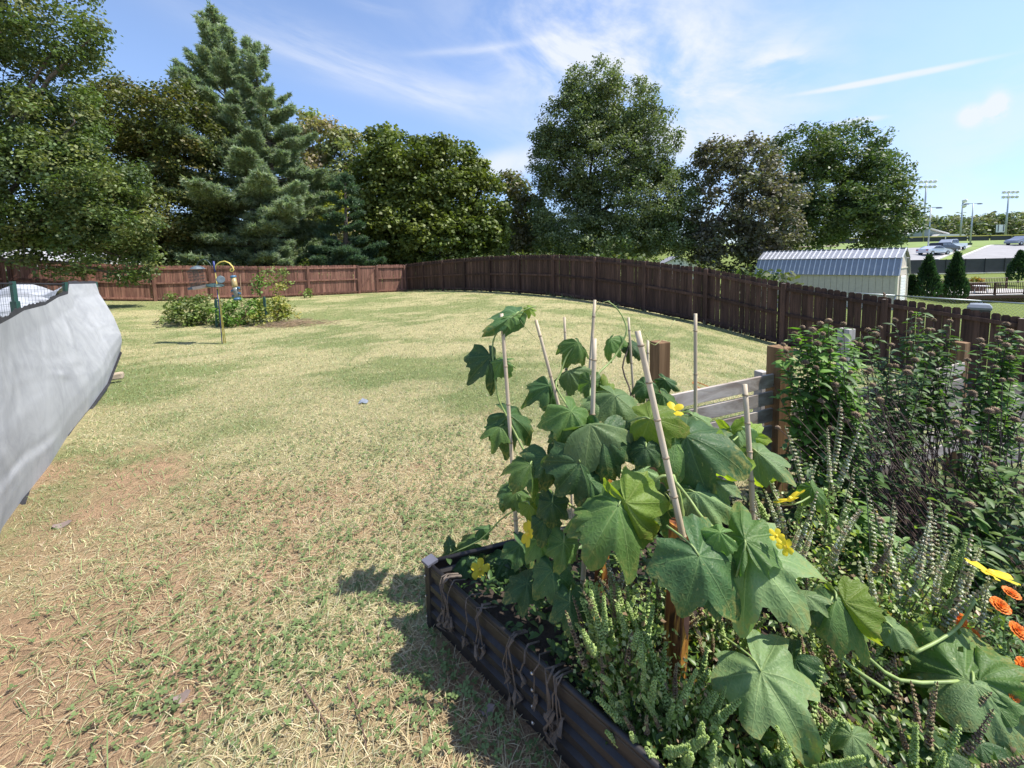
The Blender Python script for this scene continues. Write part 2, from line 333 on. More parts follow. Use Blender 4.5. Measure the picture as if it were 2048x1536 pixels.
cen=g[0].reshape(-1,7,3)[:,0]; keep=~in_bed(cen[:,0],cen[:,1],.04)&(cen[:,1]>.6); kk=np.repeat(keep,7); mp=np.cumsum(kk)-1
V=g[0][kk]; Fk=g[1].reshape(-1,5,3)[keep].reshape(-1,3); 
tag(link('weedy_grass',npmesh('weedy_grass',V,mp[Fk],M_GRASS,g[2][kk])),kind='stuff')
# clover: three round leaflets on the ground
def clover(pts):
    V=[];Fc=[];C=[]
    for cx,cy,n,s in pts:
        for i in range(n):
            x=random.gauss(cx,s); y=random.gauss(cy,s)
            if in_bed(np.array([x]),np.array([y]),.03)[0]: continue
            z=g1(x,y)+random.uniform(.008,.03); a0=random.uniform(0,6.28); r=random.uniform(.0045,.0085); sh=random.uniform(.7,1.3); cc=(.145*sh,.205*sh,.075*sh); tx,ty=random.gauss(0,.25),random.gauss(0,.25)
            for k in range(3):
                a=a0+k*2.094; dx,dy=math.cos(a),math.sin(a); o=len(V)
                q=[(0,0),(.7*r,-.75*r),(1.7*r,-.55*r),(1.9*r,0),(1.7*r,.55*r),(.7*r,.75*r)]
                for u,w in q:
                    px,py=dx*u-dy*w,dy*u+dx*w; V.append((x+px,y+py,z+px*tx+py*ty+.15*u)); C.append(cc)
                Fc+= [(o,o+1,o+2),(o,o+2,o+3),(o,o+3,o+4),(o,o+4,o+5)]
    return np.array(V),np.array(Fc),np.array(C)
cp=[(-1.2,1.5,120,.12),(-1.0,1.62,90,.1),(-1.35,1.75,60,.12),(-.85,1.9,70,.14),(-.75,1.55,60,.1),(-1.25,2.2,70,.14),(-.6,2.2,110,.16),(-.35,2.5,90,.16),(-1.0,2.35,70,.14),(-.2,1.5,120,.13),(-.1,1.35,90,.1),(-.45,1.4,70,.12),(-1.5,1.4,70,.12),(-.6,1.8,60,.12),(-1.6,2.9,60,.2),(-.3,2.9,90,.2),(.05,1.2,50,.08)]
for k in range(60): cp.append((random.uniform(-2.4,.0),random.uniform(1.25,4.0),random.randint(20,50),.16))
tag(link('clover',npmesh('clover',*clover(cp)[:2],M_GRASS,None)) if False else (lambda q:link('clover',npmesh('clover',q[0],q[1],M_GRASS,q[2])))(clover(cp)),kind='stuff')
# ------------------------------------------------------------------ wooden fences
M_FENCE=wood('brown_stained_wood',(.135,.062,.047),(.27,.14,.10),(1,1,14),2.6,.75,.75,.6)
M_FENCED=wood('shaded_brown_stained_wood',(.045,.026,.021),(.095,.054,.042),(1,1,14),2.6,.75,.75,.6)  # brown fence wood darkened, the right-hand run's shade put into the colour
M_NAIL=plain('weathered_post_top',(.42,.36,.31),.8)
def picket_mesh(name,w,h,m,th=.016):
    b=MB(); e=.032; pl=[(-w/2,0,0),(w/2,0,0),(w/2,0,h-e),(w/2-e*.9,0,h),(-w/2+e*.9,0,h),(-w/2,0,h-e)]
    b.prism(pl,(0,th,0)); return b.mesh(name,m)
def fence_run(root,P,side,m,h=1.83,pk=(.14,.147),tops=None,seed=0):
    """P: (x,y,z) post feet in order; side=+1 puts the pickets on the left of travel"""
    rs=random.Random(seed); pm=[picket_mesh('picket',pk[0]+d,h,m) for d in (0,.003,-.003)]
    for i,p in enumerate(P):
        p=Vector(p); b=MB(); q=P[min(i+1,len(P)-1)] if i<len(P)-1 else P[i-1]; a=math.atan2(q[1]-p.y,q[0]-p.x); R3=Matrix.Rotation(a,3,'Z'); hh=h-.015+rs.uniform(-.02,.02)
        b.box(p+Vector((0,0,hh/2-.05)),(.12,.12,hh+.1),R3); po=b.build('post',m,root)
        c=MB(); c.box(p+Vector((0,0,hh+.003)),(.078,.078,.006),R3); linkp('post_cap',c.mesh('post_cap',M_NAIL),po,root)
    for i in range(len(P)-1):
        a=Vector(P[i]); c=Vector(P[i+1]); d=c-a; d2=Vector((d.x,d.y,0)).normalized(); n=Vector((-d2.y,d2.x,0))*side
        for f_ in (.14,.93,1.66):
            b=MB(); b.beam(a+Vector((0,0,f_))+d2*.045,c+Vector((0,0,f_))-d2*.045-n*.0,.06,.088); b.build('rail',m,root)
        ln=Vector((d.x,d.y,0)).length; k=max(1,round(ln/pk[1])); ang=math.atan2(d2.y,d2.x)
        for j in range(k):
            tt=(j+.5)/k; q=a+d*tt+n*(.032 if side>0 else .032+.016)
            o=link('picket',pm[rs.randrange(3)],root); o.location=(q.x,q.y,q.z+.02+rs.uniform(-.012,.012)); o.rotation_euler=(rs.gauss(0,.004),rs.gauss(0,.005),ang)
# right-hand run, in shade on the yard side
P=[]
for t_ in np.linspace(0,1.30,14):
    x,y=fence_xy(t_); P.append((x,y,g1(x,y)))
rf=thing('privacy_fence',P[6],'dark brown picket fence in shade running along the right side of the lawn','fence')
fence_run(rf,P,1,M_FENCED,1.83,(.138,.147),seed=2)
# rear run, sunlit, with the gate gap
bk=[(-22.5,18.0),(-20.3,19.15),(-18.14,20.31),(-16.2,21.55),(-14.25,22.75),(-12.15,23.95),(-9.72,25.42)]
P=[(x,y,g1(x,y)) for x,y in bk]
rb=thing('privacy_fence',P[3],'reddish brown picket fence in sun across the far left end of the lawn','fence'); fence_run(rb,P,1,M_FENCE,1.8,(.14,.146),seed=3)
P=[(x,y,g1(x,y)) for x,y in [(-8.72,26.02),(-7.18,26.95)]]
rc=thing('privacy_fence',P[0],'short sunlit brown fence panel between the gate and the fence corner','fence'); fence_run(rc,P,1,M_FENCE,1.8,(.14,.146),seed=4)
P=[(x,y,g1(x,y)) for x,y in [(-22.62,17.85),(-23.0,15.4),(-23.5,12.9)]]
rl=thing('privacy_fence',P[0],'orange brown fence at the far left edge, nearest the oak branches','fence'); fence_run(rl,P,-1,M_FENCE,1.95,(.14,.146),seed=5)
a=Vector((-9.66,25.46,g1(-9.66,25.46)+.04)); c=Vector((-8.79,25.98,g1(-8.79,25.98)+.04)); d=(c-a); d.z=0; d2=d.normalized(); n=Vector((-d2.y,d2.x,0))
gt=thing('gate',a,'brown wooden fence gate with a diagonal brace, left of the fence corner','gate'); upv=Vector((0,0,1))
for q in (a,c):
    b=MB(); b.beam(q+upv*.02,q+upv*1.72,.09,.03,d2); b.build('gate_stile',M_FENCE,gt)
for h_ in (.1,1.66):
    b=MB(); b.beam(a+upv*h_+d2*.05,c+upv*h_-d2*.05,.03,.09); b.build('gate_rail',M_FENCE,gt)
b=MB(); b.beam(a+upv*.16+d2*.07-n*.004,c+upv*1.58-d2*.07-n*.004,.03,.085); b.build('brace',M_FENCE,gt)
pm=picket_mesh('picket',.136,1.72,M_FENCE)
for j in range(7):
    q=a+(c-a)*((j+.5)/7)+n*.022; o=link('picket',pm,gt); o.location=q; o.rotation_euler=(0,0,math.atan2(d2.y,d2.x))
b=MB(); b.box(c-n*.03-d2*.02+upv*1.0,(.03,.03,.12)); b.build('latch',plain('black_iron',(.02,.02,.02),.4,.8),gt)
# ------------------------------------------------------------------ trees
M_LEAF=foliage('broad_leaves',.30,.5,tcol=(1.15,1.3,.5),spec=.32); M_NEEDLE=foliage('pine_needles',.42,.5,tcol=(1.,1.2,.7))
M_BARK=plain('bark',(.11,.085,.065),.9,var=.4,scale=14,bump=.6)
def rdir(n):
    v=RNG.normal(size=(n,3)); return v/np.linalg.norm(v,axis=1)[:,None]
def leafcloud(cents,per,cr,ln,pal,droop=.25,flat=.7,outc=None,jit=.25,wid=.33):
    m=len(cents); cents=np.asarray(cents); n=m*per
    c=np.repeat(cents,per,0); rd=rdir(n)*(RNG.random((n,1))**.45)*cr; rd[:,2]*=flat; p=c+rd
    pal=np.array(pal); ci=RNG.integers(0,len(pal),m); cc=np.repeat(pal[ci]*RNG.uniform(.8,1.2,(m,1)),per,0)*RNG.uniform(1-jit,1+jit,(n,1))
    nn=rdir(n)*.8+np.array([0,0,.75])+rd/cr*.5; nn/=np.linalg.norm(nn,axis=1)[:,None]
    a=rdir(n)+rd/cr*.6; a[:,2]-=droop; a-=nn*(a*nn).sum(1)[:,None]; a/=np.linalg.norm(a,axis=1)[:,None]+1e-9
    w=np.cross(nn,a); l=(ln*RNG.uniform(.65,1.3,(n,1)))
    V=np.stack([p-a*l*.5,p-w*l*wid+nn*l*.06,p+a*l*.5-nn*l*.05,p+w*l*wid+nn*l*.06],1).reshape(-1,3)
    return V,np.arange(4*n).reshape(-1,4),np.repeat(cc,4,0)
def lobe_clumps(lobes,dens,cr):
    out=[]
    for (c,rx,rz,*o) in lobes:
        ry=o[0] if o else (rx+rz)/2
        area=4*math.pi*((rx*rz+rx*ry+ry*rz)/3); n=max(6,int(area*dens/(cr*cr)))
        d=rdir(n); r=np.clip(RNG.random((n,1))**.38,0,1); r=np.where(RNG.random((n,1))<.68,RNG.uniform(.8,1.02,(n,1)),r)
        out.append(np.array(c)+d*r*np.array([rx,ry,rz]))
    return np.concatenate(out)
def limb(b,p,q,r0,r1,sag=.1,seg=4):
    p,q=Vector(p),Vector(q); pts=[]
    for i in range(seg+1):
        t=i/seg; x=p.lerp(q,t); x.z+=sag*math.sin(t*math.pi)*(q-p).length*.5
        if 0<i<seg: x+=Vector((random.gauss(0,1),random.gauss(0,1),random.gauss(0,.5)))*(q-p).length*.025
        pts.append(x)
    b.tube(pts,[r0+(r1-r0)*i/seg for i in range(seg+1)],6,False); return pts
def tree(name,label,base,lobes,cr,dens,per,ln,pal,tr=.25,group=None,top=None,droop=.25,flat=.7,twigs=40,cat='tree',wid=.33,keep=None,jit=.25,cull=-.16):
    root=thing(name,base,label,cat,group)
    C=lobe_clumps(lobes,dens*2.1,cr); ofs=Vector((len(label),base[0],3.)); fq=.42/cr; C=np.array([c for c in C if mnoise.noise(Vector(c)*fq+ofs)>cull]); pal=[tuple(min(.6,v*1.33) for v in p) for p in pal]; ln=ln*1.12
    C=C[C[:,2]>base[2]+.25]
    if keep is not None: C=C[keep(C)]
    link('crown',npmesh('crown',*(lambda g:(g[0],g[1],M_LEAF,g[2]))(leafcloud(C,per,cr,ln,pal,droop,flat,jit=jit,wid=wid))),root).__setitem__('kind','stuff')
    b=MB(); base=Vector(base); cm=Vector(np.mean([l[0] for l in lobes],axis=0)); zt=top or cm.z
    tp=Vector((base.x*.4+cm.x*.6,base.y*.4+cm.y*.6,zt)); trunk=limb(b,base-Vector((0,0,.3)),tp,tr,tr*.35,0,6); b.build('trunk',M_BARK,root,True)
    b=MB()
    for l in lobes:
        s=trunk[random.randint(2,5)]; pts=limb(b,s,l[0],tr*.38,tr*.1,.12,5)
        for k in range(max(2,twigs//len(lobes))):
            q=Vector(C[random.randrange(len(C))])
            if (q-Vector(l[0])).length<max(l[1],l[2])*1.3: limb(b,pts[random.randint(2,5)],q,tr*.09,tr*.02,.08,3)
    b.build('limb',M_BARK,root,True); return root
OAK=[(.085,.125,.035),(.07,.105,.035),(.11,.14,.045),(.065,.095,.04),(.14,.155,.06)]
tree('oak_tree','large spreading oak at the left edge whose branches hang in front of the fence',(-21.5,15.2,.35),
 [((-18.328,16,11.478),2.400,2.200),((-20.534,16,9.174),2.200,2.400),((-17.172,16,10.108),1.200,0.900),((-19.105,16,6.921),2.600,1.800),((-16.733,16,7.341),1.500,1.400),
  ((-17.547,16,5.374),2.800,1.700),((-19.424,16,4.452),2.600,1.800),((-16.24,16.3,4.036),1.700,1.600),((-19.008,16,3.082),2.400,1.000),((-17.961,16.6,2.383),1.900,0.960),((-16.609,17.2,2.154),1.100,1.000),((-21.234,16,12.246),2.800,2.400),((-15.638,16,10.565),0.440,0.520),((-16.868,17.6,1.287),0.600,0.520)],
 .50,.42,64,.125,OAK,.3,cull=-.26,droop=.35,twigs=120,keep=lambda C:RNG.random(len(C))<np.where(C[:,2]>6.8,.8,np.where(C[:,2]<2.6,.42,1.)))
b=MB()
tree('redbud_tree','dark brown-green round tree behind the fence, between the oak and the tall pine',(-23,26,-.1),
 [((-21.599,25,10.713),3.281,2.344),((-23.524,25,11.043),1.875,1.719),((-19.838,25.5,9.655),1.875,3.281),((-22.941,25,7.944),3.438,2.500),((-21.899,25,4.614),3.750,2.656),((-25.121,25,8.878),2.500,2.812),((-24.7,25,4.367),3.125,2.188),((-20.784,25,3.368),2.500,1.406)],
 .75,.42,66,.175,[(.085,.105,.032),(.11,.12,.038),(.07,.085,.028),(.13,.115,.04)],.25,twigs=60,cull=-.3)
tree('poplar_tree','pale beige-green tree seen far behind the tall pine and the round maple',(-22,50,-.3),
 [((-21.95,48,16.361),2.520,2.700),((-19.158,48,14.321),2.400,2.700),((-24.154,48,13.853),2.520,2.700),((-21.703,48,10.937),4.200,3.600),((-21.989,48,6.294),4.200,3.600)],
 1.1,.45,40,.42,[(.20,.21,.10),(.24,.22,.12),(.16,.19,.08),(.27,.22,.14)],.3,twigs=30)
tree('yellow_bush','yellow-green shrub glowing between the tall pine and the round maple',(-17.6,40,-.3),
 [((-16.987,40,9.759),1.200,0.700),((-17.248,40,8.659),1.000,1.100),((-17.525,40,6.487),1.100,1.500)],.7,.5,40,.3,[(.28,.30,.03),(.34,.33,.04)],.12,cat='shrub',twigs=12)
tree('maple_tree','broad round maple with bright yellow-green leaves behind the fence corner',(-6.2,34.5,-.2),
 [((-8.583,33,9.695),3.300,2.970),((-9.931,33,6.756),2.970,3.919),((-5.626,33,8.058),3.919,3.506),((-3.06,33,6.015),2.681,3.506),((-6.481,32.5,4.239),5.362,2.888),((-2.319,33,3.38),2.145,2.269),((-9.901,33,3.131),2.888,1.856)],
 .8,.50,70,.245,[(.105,.135,.03),(.13,.155,.038),(.09,.12,.03),(.155,.18,.045),(.085,.11,.028)],.3,twigs=50,wid=.42,cull=-.2)
tree('elm_tree','small grey-green tree squeezed between the round maple and the tall open oak',(.3,38,-.2),
 [((0.48,38,7.964),1.520,1.995),((1.551,37,4.858),1.805,2.612),((0.601,37,3.061),1.900,1.900)],.8,.5,40,.32,[(.13,.14,.07),(.10,.125,.05),(.16,.14,.08)],.16,twigs=30)
tree('pin_oak_tree','tallest oak with an airy pyramid crown in the middle of the view',(7.2,36,-.4),
 [((7.129,34,15.194),2.635,2.465),((9.177,34,13.574),3.060,2.550),((5.475,34,12.457),2.975,2.550),((11.252,34,10.938),2.550,3.400),((7.322,34,9.809),4.675,3.188),((3.999,34,9.27),2.210,2.550),((4.585,34,5.366),2.975,3.400),((10.035,34,6.08),4.675,3.400),((13.595,34,6.006),2.210,3.188),((7.408,33.5,3.409),5.312,1.913),((12.601,33.5,3.301),3.188,1.913),((2.991,34,11.508),1.190,1.275)],
 .66,.36,62,.20,[(.115,.15,.065),(.135,.165,.08),(.09,.125,.055),(.155,.18,.10)],.36,twigs=160,top=7,droop=.5,wid=.28,cull=-.36)
tree('crabapple_tree','brown-purple leaved tree in front of the dark green maple, left of the shed',(14.2,31.5,-1.3),
 [((16.266,32,8.95),1.680,1.800),((18.813,32,8.708),2.200,2.080),((17.528,32,5.656),3.280,3.200),((20.303,32,5.21),2.480,3.000),((16.613,32,2.74),2.800,1.800),((20.981,32,2.846),2.200,1.680),((18.244,32,1.32),3.800,1.200),((15.039,32,1.982),1.200,1.400)],
 .7,.36,46,.25,[(.10,.098,.066),(.118,.108,.08),(.09,.095,.062),(.115,.122,.078),(.135,.12,.088)],.22,twigs=80)
tree('maple_tree','large dark green maple with upswept branches behind the metal-roofed shed',(21,37,-1.8),
 [((25.75,36,10.347),3.060,2.475),((29.474,36,10.485),3.150,2.340),((32.064,36,7.419),2.610,3.375),((28.112,36,6.849),4.725,4.050),((31.349,36,4.375),3.960,2.475),((26.231,36,4.261),2.475,2.475),((33.343,36,4.554),1.890,1.800)],
 .8,.42,52,.28,[(.07,.11,.035),(.09,.13,.045),(.06,.095,.035),(.115,.14,.06)],.4,twigs=70,droop=-.2,wid=.24,cull=-.22)
# white pines: whorled boughs carrying brushes of needles
def pine(label,base,pts,spec,col,seed,br=7,nl=.24,nd=11):
    rs=np.random.default_rng(seed); root=thing('pine_tree',base,label,'tree','white pines beyond the fence'); tb=MB(); lb=MB()
    P=[Vector(p) for p in pts]; tb.tube(P,[.24-(.22)*i/(len(P)-1) for i in range(len(P))],7); tb.build('trunk',M_BARK,root,True)
    T=[];D=[]
    def on(t):
        f=t*(len(P)-1); i=min(int(f),len(P)-2); return P[i].lerp(P[i+1],f-i)
    for (t,ln,rise) in spec:
        o=on(t); a0=rs.uniform(0,6.28)
        for k in range(br):
            a=a0+k*6.283/br+rs.normal(0,.35); l=ln*rs.uniform(.5,1.15); o=on(min(.985,max(.01,t+rs.normal(0,.018)))); d=Vector((math.cos(a),math.sin(a),rise+rs.normal(0,.08)))
            pp=[o]
            for s_ in range(1,6):
                f=s_/5; pp.append(o+Vector((d.x*l*f,d.y*l*f,d.z*l*f+.16*l*f*f)))
            lb.tube(pp,[.05*l/3+.012-(.05*l/3)*i/5 for i in range(6)],4,False)
            ns=max(6,int(l*17))
            for j in range(ns):
                f=rs.uniform(.22,1.)**.8; i=min(int(f*5),4); q=pp[i].lerp(pp[i+1],f*5-i); sl=l*.34*(1.15-f)+.16
                sd=1 if j%2 else -1; b2=a+sd*rs.uniform(.5,1.15); e=q+Vector((math.cos(b2)*sl,math.sin(b2)*sl,sl*rs.uniform(.0,.45)))
                m=max(1,int(sl/.2))
                for u in range(m+1):
                    w=q.lerp(e,(u+.5)/(m+1)); T.append(w); D.append((e-q).normalized()+Vector((0,0,.3)))
            T.append(pp[-1]); D.append((pp[-1]-pp[-2]).normalized())
    T=np.array([tuple(x) for x in T]); D=np.array([tuple(x) for x in D]); D/=np.linalg.norm(D,axis=1)[:,None]; n=len(T)
    p=np.repeat(T,nd,0)+rs.normal(0,.05,(n*nd,3)); d=np.repeat(D,nd,0)*.8+rs.normal(size=(n*nd,3))*.62; d/=np.linalg.norm(d,axis=1)[:,None]
    w=np.cross(d,rs.normal(size=(n*nd,3))); w/=np.linalg.norm(w,axis=1)[:,None]; l=nl*rs.uniform(.7,1.25,(n*nd,1))
    V=np.stack([p-w*.036,p+w*.036,p+d*l],1).reshape(-1,3)
    cc=np.array(col)[rs.integers(0,len(col),n)]*rs.uniform(.75,1.25,(n,1)); cc=np.repeat(cc,nd*3,0)*np.repeat(rs.uniform(.85,1.15,(n*nd,1)),3,0)
    link('needles',npmesh('needles',V,np.arange(3*n*nd).reshape(-1,3),M_NEEDLE,cc),root)['kind']='stuff'; lb.build('bough',M_BARK,root)
    return root
BLUE=[(.29,.35,.235),(.25,.315,.20),(.33,.385,.26),(.22,.285,.16),(.31,.345,.18)]
sp=[(.015,4.6,-.08),(.04,4.9,-.05),(.07,5.2,-.05),(.09,5.4,-.03),(.12,6.0,-.02),(.16,6.2,.0),(.21,6.2,.03),(.26,6.0,.06),(.31,5.7,.1),(.36,5.2,.12),(.41,4.7,.16),(.46,4.0,.2),(.51,3.7,.26),(.56,3.3,.32),(.61,2.9,.4),(.66,2.6,.5),(.71,2.3,.65),(.76,1.9,.8),(.81,1.6,1.0),(.86,1.15,1.2),(.90,.85,1.5),(.94,.6,1.8),(.975,.3,2.2)]
pine('tall blue-green white pine with a thin pointed top, tallest conifer at the left',(-18.4,29,-.2),[(-18.342,29,-0.817),(-18.193,29,4.931),(-18.675,29,8.781),(-19.384,29,12.209),(-19.898,29,15.231),(-20.015,29,18.709)],sp,BLUE,5)
pine('second leader of the blue-green pine, shorter spire leaning right of its pointed top',(-17.4,28.6,-.2),[(-17.373,28.6,-0.797),(-16.573,28.6,6.246),(-16.603,28.6,9.664),(-17.043,28.6,13.019),(-17.191,28.6,16.46)],[(.03,4.2,0),(.08,4.5,0),(.13,4.6,0),(.2,4.6,.02),(.28,3.7,.05),(.36,3.5,.08),(.43,3.3,.12),(.50,3.0,.18),(.57,2.7,.25),(.64,2.3,.4),(.71,1.8,.6),(.78,1.35,.9),(.85,1.0,1.2),(.91,.7,1.6),(.96,.4,2)],BLUE,6)
pine('low dark green pine at the fence, under the round maple on its left',(-11.2,28,-.2),[(-11.633,28,1.073),(-11.376,28,4.35),(-11.242,28,7.897)],[(.02,2.4,0),(.08,2.5,.0),(.14,2.5,0),(.2,2.4,.05),(.32,2.0,.08),(.44,1.8,.12),(.56,1.5,.2),(.68,1.1,.3),(.8,.8,.5),(.9,.45,.9)],[(.085,.145,.085),(.105,.16,.09)],8,6)
# ------------------------------------------------------------------ shed with gambrel roof
M_SIDE=plain('cream_siding',(.56,.49,.42),.7,var=.06); M_TRIM=plain('pale_trim',(.66,.60,.47),.6,var=.05); M_WHITE=plain('white_paint',(.78,.78,.76),.5,var=.05)
M_METAL=plain('galvanised_roof',(.30,.31,.34),.42,.25,var=.08,scale=3); M_RIB=plain('sunlit_roof_rib',(.62,.63,.66),.4,.2,var=.05)  # ribs in a paler metal: their sunlit highlights are painted in
sd_=Vector((.6,-.8,0)); swd=Vector((.8,.6,0)); C0=Vector((21.25,22.0,0)); Ls=7.1; Wd=2.7; zb=-2.0; ze=.45; zk=1.33; zr=1.88
shed=thing('shed',(C0-sd_*Ls/2+swd*Wd/2+Vector((0,0,zb)))[:],'cream garden shed with a shiny metal gambrel roof beyond the dark fence','shed')
def sp_(l,w,z): return C0-sd_*l+swd*w+Vector((0,0,z))     # l from the near right end, w from the near long side
b=MB(); b.prism([sp_(.01,.01,zb),sp_(.01,Wd-.01,zb),sp_(.01,Wd-.01,ze),sp_(.01,Wd-.42,zk-.02),sp_(.01,Wd/2,zr-.03),sp_(.01,.42,zk-.02),sp_(.01,.01,ze)],-sd_*(Ls-.02)); b.build('wall',M_SIDE,shed)
n=24
for k in range(n):
    b=MB(); b.beam(sp_((k+.5)*Ls/n,-.006,zb+.02),sp_((k+.5)*Ls/n,-.006,ze-.02),Ls/n-.018,.022,swd); b.build('siding_board',M_SIDE,shed)
for s_ in (0,1):
    def W_(w): return w if s_==0 else Wd-w
    sg=1 if s_==0 else -1
    for (w0,z0,w1,z1,nm) in ((-.14,ze-.06,.36,zk,'lower'),(.30,zk+.03,Wd/2,zr+.03,'upper')):
        nn=28
        for k in range(nn):
            l0=-.12+(Ls+.24)*k/nn; l1=l0+(Ls+.24)/nn-.004
            pl=[sp_(l0,W_(w0),z0),sp_(l1,W_(w0),z0),sp_(l1,W_(w1),z1),sp_(l0,W_(w1),z1)]
            nrm=((pl[1]-pl[0]).cross(pl[3]-pl[0])).normalized(); nrm=nrm if nrm.z>0 else -nrm
            b=MB(); b.prism(pl,nrm*.015); po=b.build('roof_panel',M_METAL,shed)
            b=MB(); b.beam(pl[0].lerp(pl[1],.12)+nrm*.035,pl[3].lerp(pl[2],.12)+nrm*.035,.045,.045,nrm); linkp('roof_rib',b.mesh('roof_rib',M_RIB),po,shed)
b=MB(); b.beam(sp_(-.13,Wd/2,zr+.06),sp_(Ls+.13,Wd/2,zr+.06),.16,.02); b.build('ridge_cap',M_METAL,shed)
for w in (.03,Wd-.03):
    b=MB(); b.beam(sp_(-.012,w,zb),sp_(-.012,w,ze),.10,.03,sd_); b.build('corner_board',M_TRIM,shed)
b=MB(); b.beam(sp_(.03,-.02,zb),sp_(.03,-.02,ze),.10,.03,swd); b.build('corner_board',M_TRIM,shed)
b=MB(); b.beam(sp_(-.012,.05,ze+.35),sp_(-.012,Wd-.05,ze+.35),.03,.06); b.build('gable_trim',M_TRIM,shed)
dr=MB(); dr.prism([sp_(-.008,.75,zb),sp_(-.008,2.0,zb),sp_(-.008,2.0,.35),sp_(-.008,.75,.35)],sd_*.02); dr=dr.build('roller_door',M_WHITE,shed)
for k in range(14):
    b=MB(); b.beam(sp_(-.034,.76,zb+.1+k*.165),sp_(-.034,1.99,zb+.1+k*.165),.015,.12); linkp('door_slat',b.mesh('door_slat',M_WHITE),dr,shed)
b=MB(); b.beam(sp_(-.02,2.06,zb),sp_(-.02,2.06,.42),.08,.03,sd_); b.beam(sp_(-.02,.69,zb),sp_(-.02,.69,.42),.08,.03,sd_); b.build('door_jamb',M_TRIM,shed)
# ------------------------------------------------------------------ houses glimpsed behind
M_SHING=plain('grey_shingles',(.25,.25,.27),.9,var=.2,scale=20); M_VINYL=plain('white_vinyl',(.72,.73,.75),.6,var=.04); M_GLASS=plain('dark_window_glass',(.03,.035,.04),.08,spec=.8)
def house(label,c,ln,wd,h,rh,yaw,wallm,roofm,name='house'):
    t=thing(name,c,label,'house'); Rz=Matrix.Rotation(yaw,3,'Z'); f=lambda x,y,z:Vector(c)+Rz@Vector((x,y,z))
    b=MB(); b.prism([f(-ln/2,-wd/2,-.5),f(-ln/2,wd/2,-.5),f(-ln/2,wd/2,h),f(-ln/2,0,h+rh),f(-ln/2,-wd/2,h)],Rz@Vector((ln,0,0))); b.build('wall',wallm,t)
    for s in (-1,1):
        pl=[f(-ln/2-.3,s*(wd/2+.35),h-.35*rh/(wd/2)+.02),f(ln/2+.3,s*(wd/2+.35),h-.35*rh/(wd/2)+.02),f(ln/2+.3,0,h+rh+.02),f(-ln/2-.3,0,h+rh+.02)]
        b=MB(); b.prism(pl,(0,0,.12)); b.build('roof',roofm,t)
    for x in (-ln/4,ln/4):
        w=MB(); w.box(f(x,-wd/2-.03,h*.55),(1.0,.06,1.2),Rz); w=w.build('window',M_WHITE,t); g=MB(); g.box(f(x,-wd/2-.065,h*.55),(.84,.02,1.04),Rz); linkp('pane',g.mesh('pane',M_GLASS),w,t)
    w=MB(); w.box(f(-ln/2-.03,0,h*.8),(.06,.8,.9),Rz); w=w.build('window',M_WHITE,t); g=MB(); g.box(f(-ln/2-.065,0,h*.8),(.02,.66,.76),Rz); linkp('pane',g.mesh('pane',M_GLASS),w,t)
    return t
house('white house gable peeking over the dark fence under the tall oak',(25.2,62,-2.6),9,5.6,2.9,1.35,rad(75),M_VINYL,M_SHING)
house('grey-roofed house half hidden behind the oak branches at the left edge',(-37,33,-.2),9,8,2.2,1.2,rad(10),M_VINYL,plain('pale_grey_shingles',(.42,.41,.42),.9,var=.2,scale=20))
# ------------------------------------------------------------------ next garden: chain-link fence, bin, thujas, deck
M_GALV=plain('galvanised_pipe',(.42,.45,.46),.45,.6,var=.1); M_WIRE=plain('wire',(.25,.27,.27),.5,.6)
cl0=Vector((16.0,20.0)); cl1=Vector((20.2,7.4)); A3=[]
for k in range(6):
    q=cl0.lerp(cl1,k/5); A3.append(Vector((q.x,q.y,-1.5)))
cf=thing('chain_link_fence',A3[2][:],'low chain-link fence with a pale top rail beyond the dark picket fence','fence')
for q in A3:
    b=MB(); b.tube([q-Vector((0,0,.3)),q+Vector((0,0,1.26))],.024,8); p_=b.build('post',M_GALV,cf,True); b=MB(); b.lathe(q+Vector((0,0,1.26)),[(.03,0),(.03,.02),(.015,.04)],8); linkp('post_cap',b.mesh('post_cap',M_GALV),p_,cf)
for q,r in zip(A3,A3[1:]):
    b=MB(); b.tube([q+Vector((0,0,1.29)),r+Vector((0,0,1.29))],.03,6); b.build('top_rail',M_GALV,cf,True)
b=MB(); dd=(A3[-1]-A3[0]); LL=dd.length; dd.normalize()
for s in (-1,1):
    k=-1.2
    while k<LL:
        a_=A3[0]+dd*max(k,0); z0=0 if k>=0 else -k; l2=min(k+1.22,LL); zz=[z0,l2-k]
        if s<0: zz=[1.22-z for z in zz]
        b.beam(a_+Vector((0,0,zz[0]+.03)),A3[0]+dd*l2+Vector((0,0,zz[1]+.03)),.004,.004); k+=.11
b.build('mesh',M_WIRE,cf)['kind']='stuff'
M_BIN=plain('dark_grey_plastic',(.05,.055,.06),.5,var=.1); M_LID=plain('grey_plastic_lid',(.20,.22,.24),.45,var=.06)
bc=Vector((12.9,10.95,0)); bc.z=-1.22; bn=thing('wheelie_bin',bc[:],'wheeled rubbish bin with a pale grey lid just behind the dark fence','bin')
Rz=Matrix.Rotation(rad(-50),3,'Z')
def BP(x,y,z): return bc+Rz@Vector((x,y,z))
b=MB(); b.add([BP(x*s,y*s*1.1,z) for z,s in((.06,.15),(1.3,.205)) for x,y in((-1,-1),(1,-1),(1,1),(-1,1))],[(3,2,1,0),(4,5,6,7),(0,1,5,4),(1,2,6,5),(2,3,7,6),(3,0,4,7)]); b.build('bin_body',M_BIN,bn)
